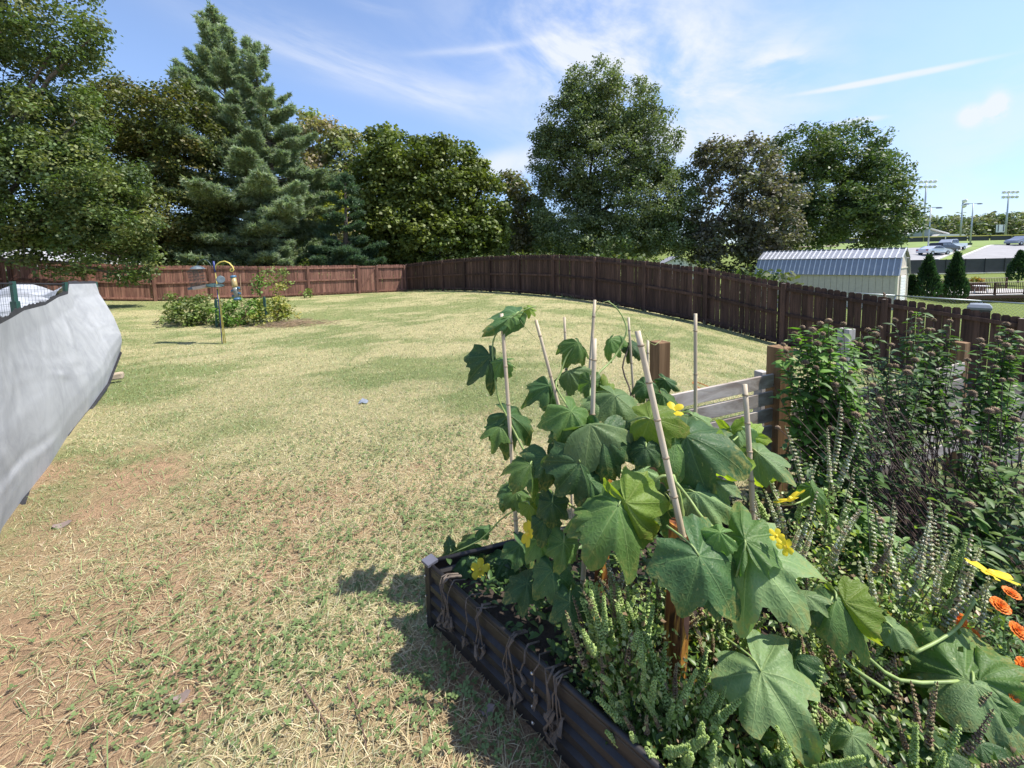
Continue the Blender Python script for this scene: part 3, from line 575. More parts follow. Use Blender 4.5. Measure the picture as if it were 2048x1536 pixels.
b=MB(); b.add([BP(x,y,z) for z,s in((1.3,1),(1.36,1.04),(1.44,.8),(1.46,.4)) for x,y in((-.22*s,-.27*s),(.22*s,-.27*s),(.22*s,.27*s),(-.22*s,.27*s))],[(3,2,1,0),(12,13,14,15)]+[(4*i+k,4*i+(k+1)%4,4*i+4+(k+1)%4,4*i+4+k) for i in range(3) for k in range(4)]); b.build('lid',M_LID,bn)
b=MB(); b.tube([BP(-.15,.27,1.30),BP(-.15,.34,1.32),BP(.15,.34,1.32),BP(.15,.27,1.30)],.016,6); b.build('handle',M_BIN,bn)
for s in (-1,1):
    b=MB(); b.tube([BP(s*.14,.16,.12),BP(s*.2,.16,.12)],.12,12); b.build('wheel',M_BIN,bn)
def thuja(label,c,h,r,seed):
    root=thing('thuja',c,label,'conifer','cone-shaped thujas beside the deck'); rs=np.random.default_rng(seed); n=2600
    f=rs.random(n)**.75; a=rs.uniform(0,6.283,n); rr=r*np.minimum(1,(1-f)**.8*1.12+.02)*np.minimum(1,.72+f*3)*(.84+.13*np.sin(a*3+f*9+seed))*rs.uniform(.72,1.05,n)
    p=np.stack([np.cos(a)*rr,np.sin(a)*rr,f*h*1.0+.05],-1)+np.array(c)
    d=np.stack([np.cos(a)*.55,np.sin(a)*.55,np.ones(n)],-1)+rs.normal(0,.28,(n,3)); d/=np.linalg.norm(d,axis=1)[:,None]
    w=np.cross(d,rs.normal(size=(n,3))); w/=np.linalg.norm(w,axis=1)[:,None]; l=rs.uniform(.14,.32,(n,1))
    V=np.stack([p-d*l*.3,p-w*l*.26+d*l*.2,p+d*l,p+w*l*.26+d*l*.2],1).reshape(-1,3)
    cc=np.array([(.035,.075,.03),(.05,.095,.035),(.028,.06,.03)])[rs.integers(0,3,n)]*rs.uniform(.7,1.3,(n,1))
    link('foliage',npmesh('foliage',V,np.arange(4*n).reshape(-1,4),M_NEEDLE,np.repeat(cc,4,0)),root)['kind']='stuff'
    b=MB(); b.tube([Vector(c)-Vector((0,0,.2)),Vector(c)+Vector((0,0,h*.9))],[.09,.02],6); b.build('trunk',M_BARK,root)
thuja('dark cone-shaped thuja nearest the shed',((34.402,33,-2.161)),3.382,0.949,1)
thuja('dark cone-shaped thuja standing left of the deck corner',((36.696,33,-2.292)),3.712,0.866,2)
thuja('dark cone-shaped thuja rising behind the deck at the right edge',((58.39,46,-1.931)),3.335,1.150,3)
thuja('small dark thuja mostly hidden by the right end of the shed',((34.105,34,-2.078)),1.615,0.425,4)
M_DECK=wood('dark_deck_wood',(.07,.038,.028),(.12,.065,.045)); M_FLOOR=plain('pale_deck_boards',(.52,.49,.45),.8,var=.12,sc=(1,12,1))
M_RAILTOP=plain('sunlit_handrail',(.30,.23,.19),.8)  # paler than the deck wood, light on the rail top put into the colour
dk=thing('deck',(38.8,34,-3.0),'raised deck with dark brown railings and lattice skirt at the right edge','deck')
x0,x1,y0,y1,zd=38.7,49.,34.,39.5,-2.15
for k in range(36):
    b=MB(); yy=y0+(k+.5)*(y1-y0)/36; b.box(((x0+x1)/2,yy,zd),(x1-x0,(y1-y0)/36-.012,.04)); b.build('floor_board',M_FLOOR,dk)
b=MB(); b.box(((x0+x1)/2,y0-.02,zd-.16),(x1-x0,.04,.26)); b.build('fascia',M_DECK,dk)
b=MB(); b.box((x0-.02,(y0+y1)/2,zd-.16),(.04,y1-y0,.26)); b.build('fascia',M_DECK,dk)
b=MB()
for k in range(-4,int((x1-x0)/.2)):
    for s in (-1,1):
        xa=x0+k*.2; za,zb_=(-3.05,-2.46) if s>0 else (-2.46,-3.05); 
        if xa<x0: continue
        b.beam((xa,y0-.01-.012*s,za),(min(xa+.59,x1),y0-.01-.012*s,zb_),.01,.04,(0,-1,0))
b.build('lattice_skirt',M_DECK,dk)['kind']='stuff'
def rail_run(p,q,n,bal=True):
    p,q=Vector(p),Vector(q)
    for k in range(n+1):
        a_=p.lerp(q,k/n); b=MB(); b.box(a_+Vector((0,0,.53)),(.12,.12,1.1)); b.build('post',M_DECK,dk)
    b=MB(); b.beam(p+Vector((0,0,1.09)),q+Vector((0,0,1.09)),.16,.045); b.build('handrail',M_RAILTOP,dk)
    b=MB(); b.beam(p+Vector((0,0,.14)),q+Vector((0,0,.14)),.05,.09); b.build('bottom_rail',M_DECK,dk)
    m=int((q-p).length/.16); pmh=MB().box((0,0,.6),(.03,.03,.9)).mesh('baluster',M_DECK)
    for k in range(m):
        o=link('baluster',pmh,dk); o.location=p.lerp(q,(k+.5)/m)
rail_run((x0+.06,y0+.06,zd),(x1,y0+.06,zd),4); rail_run((x0+.06,y0+.06,zd),(x0+.06,y1,zd),2); rail_run((x0+.06,y1,zd),(x1,y1,zd),4)
tb=thing('patio_table',(42.3,35.9,zd+.02),'white plastic table standing on the deck behind the railing','table')
b=MB(); b.lathe((42.3,35.9,zd+.62),[(.5,0),(.52,.02),(.52,.045),(.5,.05)],16); b.build('tabletop',M_WHITE,tb)
for k in range(4):
    a_=k*1.571+.4; b=MB(); b.tube([(42.3+.4*math.cos(a_),35.9+.4*math.sin(a_),zd+.02),(42.3+.33*math.cos(a_),35.9+.33*math.sin(a_),zd+.62)],.03,6); b.build('leg',M_WHITE,tb)
pl_=thing('planter',(43.9,37.6,zd+.02),'dark wooden planter box with yellow-green flowers on the deck','planter')
b=MB(); b.box((43.9,37.6,zd+.42),(1.1,.5,.8)); b.build('box',M_DECK,pl_)
g=leafcloud(np.array([(43.9+random.uniform(-.5,.5),37.6+random.uniform(-.2,.2),zd+random.uniform(.9,1.35)) for _ in range(26)]),14,.18,.13,[(.30,.28,.04),(.22,.26,.05),(.45,.22,.05)]); link('flowers',npmesh('flowers',g[0],g[1],M_LEAF,g[2]),pl_)['kind']='stuff'
# ------------------------------------------------------------------ sports field, car park, lights, hall, wood
M_ASPH=plain('pale_asphalt',(.30,.29,.29),.95,var=.08,scale=.6); M_KERB=plain('concrete_kerb',(.52,.50,.47),.9,var=.06); M_MESH=plain('black_mesh_screen',(.045,.047,.05),.9,var=.12,scale=1.5); M_FIELD=plain('field_turf',(.17,.23,.05),.95,var=.2,scale=.25); M_YEL=plain('yellow_cap',(.70,.56,.13),.6,var=.05); M_DARK=plain('black_rubber',(.02,.02,.022),.7)
def patch(name,poly,m,dz=.05,n=16):
    """sheet over the terrain: bilinear fill of a quad"""
    p=[np.array(q[:2]) for q in poly]; V=[];Fc=[]
    for i in range(n+1):
        for j in range(n+1):
            u,v=i/n,j/n; q=(p[0]*(1-u)+p[1]*u)*(1-v)+(p[3]*(1-u)+p[2]*u)*v; V.append((q[0],q[1],float(zfar(q[1]))+dz))
    for i in range(n):
        for j in range(n): a_=i*(n+1)+j; Fc.append((a_,a_+n+1,a_+n+2,a_+1))
    b=MB(); b.add(V,Fc); o=b.build(name,m); tag(o,kind='structure'); return o
patch('field',[(48,61,0),(150,61,0),(190,118,0),(70,118,0)],M_FIELD,.03)
patch('car_park',[(52,60.8,0),(64.3,60.8,0),(86,75.5,0),(62,73.5,0)],M_ASPH,.08)
patch('car_park',[(67.8,60.8,0),(110,60.8,0),(120,77,0),(92.5,77,0)],M_ASPH,.08)
patch('track',[(58,86,0),(70,86,0),(74,90,0),(60,90,0)],plain('dirt',(.27,.20,.17),.95),.06)
for pq in (((64.6,60.9),(86.2,75.5)),((67.5,60.9),(92.2,77.0)),((92.5,77.3),(120,77.3))):
    b=MB(); 
    for k in range(20):
        a_=Vector(pq[0]).lerp(Vector(pq[1]),k/20); c_=Vector(pq[0]).lerp(Vector(pq[1]),(k+1)/20); b.beam((a_.x,a_.y,float(zfar(a_.y))+.08),(c_.x,c_.y,float(zfar(c_.y))+.08),.45,.18)
    tag(b.build('kerb',M_KERB),kind='structure')
ms=thing('mesh_fence',(66,59.2,-1.7),'long black mesh-covered fence below the car park','fence')
for k in range(24):
    xa=44+k*2.9; b=MB(); b.box((xa+1.45,59.3,-.58),(2.86,.05,2.0)); b.build('screen_panel',M_MESH,ms); b=MB(); b.tube([(xa,59.25,-1.8),(xa,59.25,.5)],.05,6); b.build('post',M_DARK,ms)
    b=MB(); b.box((xa+1.45,59.1,-1.66),(2.7,.25,.13)); b.build('kerb_block',M_KERB,ms)
ys_=thing('field_fence',(110,118,5.5),'distant dark outfield fence with a yellow top cap','fence')
for k in range(22):
    xa=84+k*6; ya=119-k*.35; za=float(zfar(ya)); b=MB(); b.box((xa+3,ya,za+.65),(5.96,.08,1.3)); b.build('screen_panel',M_MESH,ys_); b=MB(); b.box((xa+3,ya-.02,za+1.42),(6.02,.22,.24)); b.build('top_cap',M_YEL,ys_)
def pole(name,label,p,topv,Y,lamps,cat='light pole',r=.16,group='tall light poles around the sports field'):
    p=Vector(p); t=thing(name,p[:],label,cat,group); tp=Vector((p.x,p.y,topv)); b=MB(); b.tube([p-Vector((0,0,.5)),tp],[r,r*.6],8); b.build('pole',M_GALV,t,True)
    if lamps>0:
        for rr in range(2):
            zz=topv-.2-rr*1.5; b=MB(); b.beam((p.x-2.3,p.y,zz),(p.x+2.3,p.y,zz),.12,.12); b.build('crossarm',M_GALV,t)
            for k in range(lamps):
                x=p.x-2.1+4.2*k/max(1,lamps-1); b=MB(); b.lathe((x,p.y-.3,zz+.35),[(.2,-.35),(.42,.1),(.5,.32),(.1,.36)],10,Matrix.Rotation(rad(115),3,'X')); b.build('floodlight',M_WHITE,t,True)
    elif lamps==0:
        b=MB(); b.beam((p.x-1.6,p.y,topv),(p.x+1.6,p.y,topv),.12,.10); b.build('crossarm',M_GALV,t)
        for s in (-1,1): b=MB(); b.box((p.x+s*1.35,p.y,topv-.1),(.7,.35,.14)); b.build('lamp_head',M_DARK,t)
    else:
        for z in (0,-1.4): b=MB(); b.lathe((p.x,p.y-.3,topv+z),[(.3,-.4),(.6,.1),(.7,.35),(.1,.4)],10,Matrix.Rotation(rad(115),3,'X')); b.build('floodlight',M_WHITE,t,True)
    return t
def hz(Y): return float(zfar(Y))
def polepx(name,label,pt,pb,lamps,r=.16): pole(name,label,(pb[0],pb[1],hz(pb[1])-.05),pt[2],pb[1],lamps,r=r)
polepx('light_pole','tallest floodlight pole with two rows of white lamps, left of the others',(124.906,122,22.362),(124.792,122,4.388),4,.28)
polepx('light_pole','two-armed car park lamp pole right beside the tallest floodlight pole',(68.426,66,8.792),(68.486,66,0.929),0,.12)
polepx('light_pole','slim floodlight pole with a single stacked lamp in front of the wood',(139.021,125,16.909),(139.474,125,4.983),-1,.25)
polepx('light_pole','two-armed car park lamp pole on the grass strip between the car parks',(93.565,82,11.131),(93.632,82,2.595),0,.14)
polepx('light_pole','floodlight pole with two rows of lamps farthest to the right',(157.138,128,19.603),(157.135,128,5.08),4,.26)
tcn=thing('junction_box',(92.312,81,2.287),'small dark grey utility box at the foot of the middle lamp pole','utility box'); b=MB(); b.box(Vector((92.289,81,2.588)),(.7,.5,1.1)); b.build('box',M_BIN,tcn); b=MB(); b.box(Vector((92.289,81,2.588))+Vector((0,0,.58)),(.76,.56,.06)); b.build('lid',M_BIN,tcn)
sb=thing('scoreboard',(164.159,135,5.962),'white scoreboard with dark side panels in front of the wood','scoreboard'); c_=Vector((163.917,135,8.788)); b=MB(); b.box(c_,(2.7,.3,2.5)); b.build('board',M_WHITE,sb)
for dx,w in ((-.95,.28),(.85,.28)): b=MB(); b.box(c_+Vector((dx,-.18,.1)),(w,.06,2.2)); b.build('panel',M_BIN,sb)
for dx in (-1,1): b=MB(); b.tube([c_+Vector((dx,0,-1.2)),c_+Vector((dx,0,-4.))],.12,6); b.build('post',M_DARK,sb)
M_GREENM=plain('grey_green_metal_cladding',(.24,.29,.28),.6,var=.06); M_ROOFW=plain('pale_metal_roof',(.74,.70,.64),.5,var=.04)
hall=thing('sports_hall',(155.795,150,5.88),'wide grey-green hall with a low pale gable roof by the field','building')
a_=[Vector((145.742,150,5.719)),Vector((162.114,150,6.118)),Vector((161.978,150,7.967)),Vector((153.81,150,10.346)),Vector((145.647,150,7.199))]
b=MB(); b.prism([q-Vector((0,0,1)) if i<2 else q for i,q in enumerate(a_)],(4,22,0)); b.build('wall',M_GREENM,hall)
for i,(p,q) in enumerate(((a_[4],a_[3]),(a_[3],a_[2]))):
    b=MB(); d_=(q-p); e_=d_*.06; o1=Vector((-.3,-1.0,0)); p2,q2=(p-e_,q) if i==0 else (p,q+e_); b.prism([p2+o1,q2+o1,q2+Vector((4,23,0)),p2+Vector((4,23,0))],(0,0,.45)); b.build('roof',M_ROOFW,hall)
b=MB(); b.prism([Vector((152.731,146,5.746)),Vector((166.106,146,6.367)),Vector((164.192,146,7.664)),Vector((155.481,146,7.845))],(1,3.5,0)); b.build('lean_to_roof',M_ROOFW,hall)
b=MB(); b.box(Vector((150.156,149.6,6.162)),(7,.3,1.6)); b.build('doorway',M_DARK,hall)
def wood_line():
    C=[];cs=[]
    for k in range(420):
        u=1740+k*1.3; x=((u-1024)/800)*1.0; Yd=random.uniform(190,235); xx=x*Yd; h=random.uniform(9,15)*(1.15 if 1960<u<2040 else 1.); z0=hz(Yd)-2
        for j in range(7): C.append((xx+random.gauss(0,2.2),Yd+random.gauss(0,2),z0+h*random.uniform(.1,1)*(.9)+random.gauss(0,.5)))
    return np.array(C)
g=leafcloud(wood_line(),15,2.4,1.5,[(.15,.19,.085),(.18,.21,.11),(.21,.21,.12),(.12,.165,.075),(.23,.25,.13)],jit=.2); tag(link('far_wood',npmesh('far_wood',g[0],g[1],M_LEAF,g[2])),kind='stuff')  # leaf colours lightened, distance haze painted into them
C=[]
for k in range(260):
    a_=random.uniform(-1.35,.45); Yd=random.uniform(70,110); xx=math.tan(a_*.75)*Yd
    for j in range(7): C.append((xx+random.gauss(0,2),Yd,random.uniform(-.5,9 if a_<.1 else 5)))
g=leafcloud(np.array(C),24,2.2,1.25,[(.08,.12,.045),(.11,.14,.05),(.13,.14,.06)]); tag(link('back_wood',npmesh('back_wood',g[0],g[1],M_LEAF,g[2])),kind='stuff')
C=[]
for k in range(900):
    t_=random.random()
    if random.random()<.62: x=-30+t_*24; y=18.5+.61*(x+22.5)+random.uniform(2.2,5.5)
    else: x=-7+t_*17; y=27-1.04*(x+7.1)+random.uniform(3.5,7)
    C.append((x,y,g1(x,y)+random.uniform(.1,2.0)))
g=leafcloud(np.array(C),30,.55,.2,[(.08,.12,.04),(.11,.15,.045),(.06,.09,.03),(.14,.16,.05)]); tag(link('undergrowth',npmesh('undergrowth',g[0],g[1],M_LEAF,g[2])),kind='stuff')
# bird on the fence
bd=Vector((9.296,9.9,0.588)); br=thing('bird',bd[:],'small brown and white bird perched on the dark fence in front of the shed','bird'); M_BIRD=plain('brown_plumage',(.20,.12,.08),.8,var=.4,scale=60); M_BIRDW=plain('white_belly',(.6,.55,.48),.8)
ax=Vector((-.45,0,.9)).normalized()
b=MB(); b.tube([bd-ax*.03,bd+ax*.0,bd+ax*.05,bd+ax*.085,bd+ax*.105],[.008,.026,.03,.022,.004],10); b.build('body',M_BIRD,br,True)
b=MB(); b.tube([bd-ax*.01+Vector((-.006,-.012,0)),bd+ax*.03+Vector((-.006,-.014,0)),bd+ax*.06+Vector((-.004,-.012,0))],[.006,.022,.012],8); b.build('belly',M_BIRDW,br,True)
b=MB(); b.lathe(bd+ax*.115,[(.002,-.022),(.017,-.012),(.02,0),(.014,.014),(.002,.019)],10); b.build('head',M_BIRD,br,True)
b=MB(); b.tube([bd+ax*.115+Vector((-.016,-.006,.002)),bd+ax*.115+Vector((-.034,-.01,0))],[.005,.001],6); b.build('beak',M_DARK,br)
b=MB(); b.beam(bd-ax*.02,bd-ax*.10,.022,.006); b.build('tail',M_BIRD,br)
for s_ in (-1,1): b=MB(); b.tube([bd+Vector((s_*.01,0,-.005)),bd+Vector((s_*.01,-.002,-.05))],.002,5); b.build('leg',M_DARK,br)
# cars
def carpaint(n,c): return plain(n,c,.25,.3,var=.02,spec=.7)
def car(label,p,yaw,prof,glass,w,paint,hood=None,bed=False,cat='car',name='parked_car'):
    t=thing(name,p,label,cat,'vehicles in the car park'); Rz=Matrix.Rotation(yaw,3,'Z'); p=Vector(p)
    f=lambda x,y,z:p+Rz@Vector((x,y,z))
    n=len(prof); V=[]; tuck=lambda z:w/2*(1-.16*max(0,(z-.95))/.6)
    for s in (-1,1):
        for x,z in prof: V.append(f(x,s*tuck(z),z))
    b=MB(); b.add(V,[tuple(range(n)),tuple(range(2*n-1,n-1,-1))]+[(i,n+i,n+(i+1)%n,(i+1)%n) for i in range(n)]); b.build('body',paint,t)
    for s in (-1,1):
        for gl in glass:
            b=MB(); pl=[f(x,s*(tuck(z)+.07),z) for x,z in gl]; b.prism(pl,Rz@Vector((0,-s*.12,0))); b.build('window',M_GLASS,t)
    xs_=[x for x,z in prof]; fx,bx=max(xs_),min(xs_)
    for wx in (bx+.85,fx-.9):
        for s in (-1,1):
            b=MB(); b.tube([f(wx,s*(w/2-.2),.33),f(wx,s*(w/2+.02),.33)],.34,16); wo=b.build('wheel',M_DARK,t); b=MB(); b.tube([f(wx,s*(w/2+.0),.33),f(wx,s*(w/2+.035),.33)],.2,10); linkp('hubcap',b.mesh('hubcap',M_GALV),wo,t)
    for s in (-1,1):
        b=MB(); b.box(f(fx-.08,s*(w/2-.25),.72),(.14,.36,.14),Rz); b.build('headlight',M_WHITE,t); b=MB(); b.box(f(bx+.06,s*(w/2-.2),.8),(.14,.25,.2),Rz); b.build('tail_light',plain('red_lens',(.4,.02,.02),.3),t)
    return t
SED=[(-2.3,.35),(-2.35,.8),(-2.2,1.0),(-1.7,1.05),(-1.0,1.42),(.1,1.46),(.95,1.02),(1.9,.9),(2.25,.72),(2.3,.35)]
SEDG=[[(-1.5,1.06),(-.95,1.37),(-.35,1.4),(-.35,1.05)],[(-.3,1.05),(-.3,1.4),(.08,1.4),(.72,1.04)]]
VAN=[(-2.3,.35),(-2.45,.8),(-2.35,1.15),(-1.9,1.62),(.2,1.68),(1.3,1.12),(2.1,.98),(2.4,.72),(2.4,.35)]
VANG=[[(-2.05,1.15),(-1.8,1.55),(-.9,1.58),(-.9,1.12)],[(-.85,1.12),(-.85,1.58),(.15,1.58),(.15,1.1)],[(.2,1.1),(.2,1.56),(.95,1.12)]]
TRK=[(-2.8,.5),(-2.85,1.15),(-.7,1.15),(-.7,1.8),(-.3,1.88),(.75,1.86),(1.45,1.25),(2.6,1.15),(2.75,.9),(2.75,.45)]
TRKG=[[(-.6,1.25),(-.55,1.75),(.05,1.78),(.05,1.25)],[(.1,1.25),(.1,1.78),(.7,1.76),(1.15,1.25)]]
def cp_(x,y): return (x,y,hz(y)+.09)
car('silver-white saloon parked nearest the left edge of the car park',cp_(69.0,65.5),rad(8),SED,SEDG,1.8,carpaint('silver_white_paint',(.62,.64,.70)))
car('black sport utility car between the pale saloon and the pickup',cp_(73.2,68.0),rad(15),VAN,VANG,1.9,carpaint('black_paint',(.02,.02,.025)))
car('silver pickup truck behind the black car, tail to the right',cp_(77.0,70.6),rad(195),TRK,TRKG,1.95,carpaint('silver_paint',(.55,.57,.60)),cat='pickup truck',name='pickup_truck')
car('blue-grey minivan alone at the top of the right car park',cp_(95.5,75.3),rad(188),VAN,VANG,1.9,carpaint('blue_grey_paint',(.22,.24,.30)))
# ------------------------------------------------------------------ shade cloth hung along the left garden fence
def resample(P,n):
    P=np.array(P,float); d=np.r_[0,np.cumsum(np.linalg.norm(np.diff(P,axis=0),axis=1))]; t=np.linspace(0,d[-1],n); return np.stack([np.interp(t,d,P[:,i]) for i in range(3)],1)
TOP=[(-1.75,-.1,1.28),(-2.55,1.3,1.28),(-3.0,1.9,1.29)]+[(-3.551,2.75,1.332),(-3.962,3.15,1.329),(-4.355,3.55,1.342),(-5.27,4.5,1.304),(-5.908,5.2,1.343),(-6.335,5.7,1.349),(-6.636,6,1.48),(-7.01,6.75,1.452)]
BOT=[(-1.35,-.1,.0),(-2.15,1.2,.0),(-2.6,1.75,.0)]+[(-3.418,2.5,-0.066),(-3.667,2.83,-0.009),(-4.065,3.35,-0.036),(-4.613,4,-0.016),(-5.246,4.8,-0.04),(-5.917,5.7,0.017),(-6.263,6.15,0.13),(-6.582,6.6,0.294)]
END=[(-6.582,6.6,0.294),(-6.549,6.62,0.476),(-6.562,6.63,0.602),(-6.699,6.68,0.877),(-6.835,6.7,1.123),(-6.94,6.72,1.275),(-7.01,6.75,1.452)]
nu,nv=180,60
T_=resample(TOP,nu); B_=resample(BOT,nu); E_=resample(END,nv); N_=resample([BOT[0],(-1.5,-.1,.6),TOP[0]],nv)
U_=np.linspace(0,1,nu)[:,None,None]; V_=np.linspace(0,1,nv)[None,:,None]
Sf=(1-V_)*B_[:,None]+V_*T_[:,None]+(1-U_)*N_[None]+U_*E_[None]-((1-U_)*(1-V_)*B_[0]+(1-U_)*V_*T_[0]+U_*(1-V_)*B_[-1]+U_*V_*T_[-1])
nrm=np.array([.79,-.61,.15]); nrm/=np.linalg.norm(nrm)
uu,vv=np.meshgrid(np.linspace(0,1,nu),np.linspace(0,1,nv),indexing='ij')
edge=np.sin(np.pi*vv)**.7*np.clip((1-uu)*9,0,1)
def fold(pu,pv,qu,qv,w,h):   # one crease between two points of the sheet
    d=np.array([qu-pu,(qv-pv)*.35]); l=np.hypot(*d); x=uu-pu; y=(vv-pv)*.35; t=np.clip((x*d[0]+y*d[1])/(l*l),0,1); r=np.hypot(x-t*d[0],y-t*d[1]); return h*np.exp(-(r/w)**2)*np.sin(np.pi*np.clip(t,.03,.97))
disp=.05*edge*(fbm(uu*4+vv*2,vv*3-uu*2,2)-.5)*2+.010*(fbm(uu*9+vv*9,vv*12-uu*7,3)-.5)*2*edge
rs=np.random.default_rng(4)
for k in range(60):
    u0_=rs.uniform(.02,.95); v0_=rs.uniform(.12,.95); L_=rs.uniform(.06,.3); s_=rs.uniform(-.9,-.1); disp+=edge*fold(u0_,v0_,u0_+L_,v0_+s_*L_*2.2,rs.uniform(.0025,.006),rs.uniform(-.016,.018))
for (a1,b1,a2,b2,w,h) in [(.78,.99,.72,.45,.012,.05),(.86,.97,.90,.3,.014,.05),(.62,.97,.52,.55,.012,-.035),(.45,.97,.40,.55,.010,.035),(.30,.34,.55,.16,.012,-.06),(.30,.30,.56,.12,.010,.045),(.36,.8,.25,.74,.008,-.04),(.2,.55,.42,.35,.012,.035),(.5,.6,.75,.3,.010,.03),(.96,.9,.95,.3,.010,-.03)]: disp+=edge*fold(a1,b1,a2,b2,w,h)
Sf=Sf+disp[...,None]*nrm
ix=np.arange(nu*nv).reshape(nu,nv); Fq=np.stack([ix[:-1,:-1],ix[1:,:-1],ix[1:,1:],ix[:-1,1:]],-1).reshape(-1,4)
t=NT('grey_shade_cloth'); v=t.coord('Object'); n1=t.noise(2.2,6,.7,v,.8); n2=t.noise(240,2,.5,v)
t.base(t.mix(t.ramp(n1,.3,.7),(.30,.31,.325),(.40,.41,.42))); t.b.inputs['Roughness'].default_value=.85; t.b.inputs['Specular IOR Level'].default_value=.15; t.bump(n2,.25,.003); M_CLOTH=t.m
M_BLK=plain('black_hem',(.022,.022,.026),.8)
ct=thing('shade_cloth',(-4.4,4.0,0),'pale grey shade cloth billowing over the garden fence on the left, black hem','cloth')
link('cloth',npmesh('cloth',Sf.reshape(-1,3),Fq,M_CLOTH,sm=True),ct)
def strip(name,A_,off0,off1,m,par,th=.006):
    b=MB(); A_=[Vector(a) for a in A_]; o0,o1=Vector(off0),Vector(off1)
    for a_,c_ in zip(A_,A_[1:]): b.add([a_+o0,c_+o0,c_+o1,a_+o1],[(0,1,2,3)])
    return b.build(name,m,par,True)
hb=Sf[:,0]; strip('hem',hb,(-.01,.01,.02),(.10,-.065,.012),M_BLK,ct)
tp=Sf[:,-1]
b=MB()
for i in range(nu-1):
    w0=.07+.012*math.sin(i*.4)+.008*math.sin(i*1.3); a_,c_=Vector(tp[i]),Vector(tp[i+1]); o=Vector((-.12,.10,.07+.01*math.sin(i*.31))); b.add([a_,c_,c_+o*(w0*8),a_+o*(w0*8)],[(0,1,2,3)])
b.build('top_edging',M_BLK,ct)
# wire garden fence the cloth hangs on
M_TP=plain('green_painted_steel',(.025,.075,.06),.5,var=.1); 
wf=thing('wire_fence',(-6.6,5.2,0),'garden wire fence on green steel posts behind the grey shade cloth','fence')
wl=[Vector((-6.222,4.6,1.561)),Vector((-6.981,5.6,1.518)),Vector((-7.031,6.3,1.47)),Vector((-7.079,6.8,1.45))]
for q in wl:
    b=MB(); b.beam((q.x,q.y,-.1),(q.x,q.y,q.z+.03),.045,.045); b.beam((q.x,q.y-.0,q.z-.55),(q.x,q.y,q.z-.25),.09,.05); b.build('post',M_TP,wf)
for q,r in zip(wl,wl[1:]):
    b=MB(); b.tube([q,r],.012,5); b.build('top_wire',M_BLK,wf)
b=MB()
for q,r in zip(wl,wl[1:]):
    for k in range(12): zz=-.1*k-.08; b.tube([q+Vector((0,0,zz)),r+Vector((0,0,zz))],.0022,3,False)
    for k in range(16): m_=q.lerp(r,k/16); b.tube([m_,m_-Vector((0,0,1.3))],.0018,3,False)
b.build('wire_mesh',M_TP,wf)['kind']='stuff'
M_FLEECE=plain('white_garden_fleece',(.30,.31,.33),.9,var=.55,scale=2.2,sc=(.4,1,3))
for nm,lab,x0_,y0_,hh in (('row_cover','pale row cover tunnel just behind the wire fence',-12.3,7.4,1.3),('row_cover','second pale row cover tunnel, farther back by the oak branches',-14.6,9.4,1.4)):
    V=[];nn=40;mm=14; rc_=thing(nm,(x0_,y0_,0),lab,'row cover','row cover tunnels'); 
    for i in range(nn):
        for j in range(mm):
            a_=math.pi*j/(mm-1); s_=1+.05*math.sin(i*1.1)+.03*math.sin(i*2.3+j); V.append((x0_-3.5+i*8.0/nn,y0_-.65*math.cos(a_)*s_,hh*max(0.,math.sin(a_))**.7*(.92+.08*math.cos(i*.95))))
    b=MB(); b.add(V,[(i*mm+j,i*mm+j+1,(i+1)*mm+j+1,(i+1)*mm+j) for i in range(nn-1) for j in range(mm-1)]); b.build('cover',M_FLEECE,rc_,True)
    for i in range(0,nn,10):
        b=MB(); b.tube([Vector(V[i*mm+j])*1.0+Vector((0,0,.01)) for j in range(mm)],.012,5); b.build('hoop',M_GALV,rc_)
M_STONE=plain('tan_concrete',(.40,.32,.23),.95,var=.25,scale=20,bump=.5)
b=MB(); b.box(Vector((-6.185,6.1,0.031)),(.17,.12,.10),Matrix.Rotation(.6,3,'Z')); bo=b.build('stone_block',M_STONE); tag(bo,'tan stone block lying at the foot of the shade cloth','stone'); bm=bo.modifiers.new('bev','BEVEL'); bm.width=.02; bm.segments=2
# ------------------------------------------------------------------ bird feeder pole
M_YP=plain('yellow_paint',(.62,.50,.12),.5,var=.12,scale=30); M_BP=plain('dark_blue_paint',(.03,.045,.19),.45); M_GP=plain('dark_green_paint',(.03,.06,.055),.45); M_GREYP=plain('grey_blue_enamel',(.10,.13,.145),.45)
fp=thing('feeder_pole',(-7.40,10.27,-.31),'leaning bird feeder pole with yellow and dark green shepherd hooks on the lawn','feeder pole')
YF=10.27
def tb_(name,P,r,m,sm=True): b=MB(); b.tube(P,r,7); return b.build(name,m,fp,sm)
tb_('rod',[(-7.581,10.27,1.603),(-7.567,10.27,1.167),(-7.537,10.27,0.532),(-7.514,10.27,-0.347)],.013,M_YP)
tb_('rod',[(-7.563,10.25,1.117),(-7.548,10.25,0.535),(-7.55,10.25,-0.342)],.010,M_BP)
tb_('rod',[(-7.568,10.3,1.113),(-7.533,10.3,0.528),(-7.492,10.3,-0.341)],.009,M_YP)
tb_('sleeve',[(-7.599,10.26,1.827),(-7.582,10.26,1.54)],.022,M_BP)
tb_('hook',[(-7.581,10.27,1.603),(-7.57,10.27,1.693),(-7.53,10.27,1.743),(-7.435,10.27,1.805),(-7.321,10.27,1.821),(-7.213,10.27,1.774),(-7.131,10.27,1.678),(-7.107,10.27,1.6),(-7.137,10.27,1.556),(-7.194,10.27,1.565),(-7.195,10.27,1.611),(-7.155,10.27,1.63)],.017,M_YP)
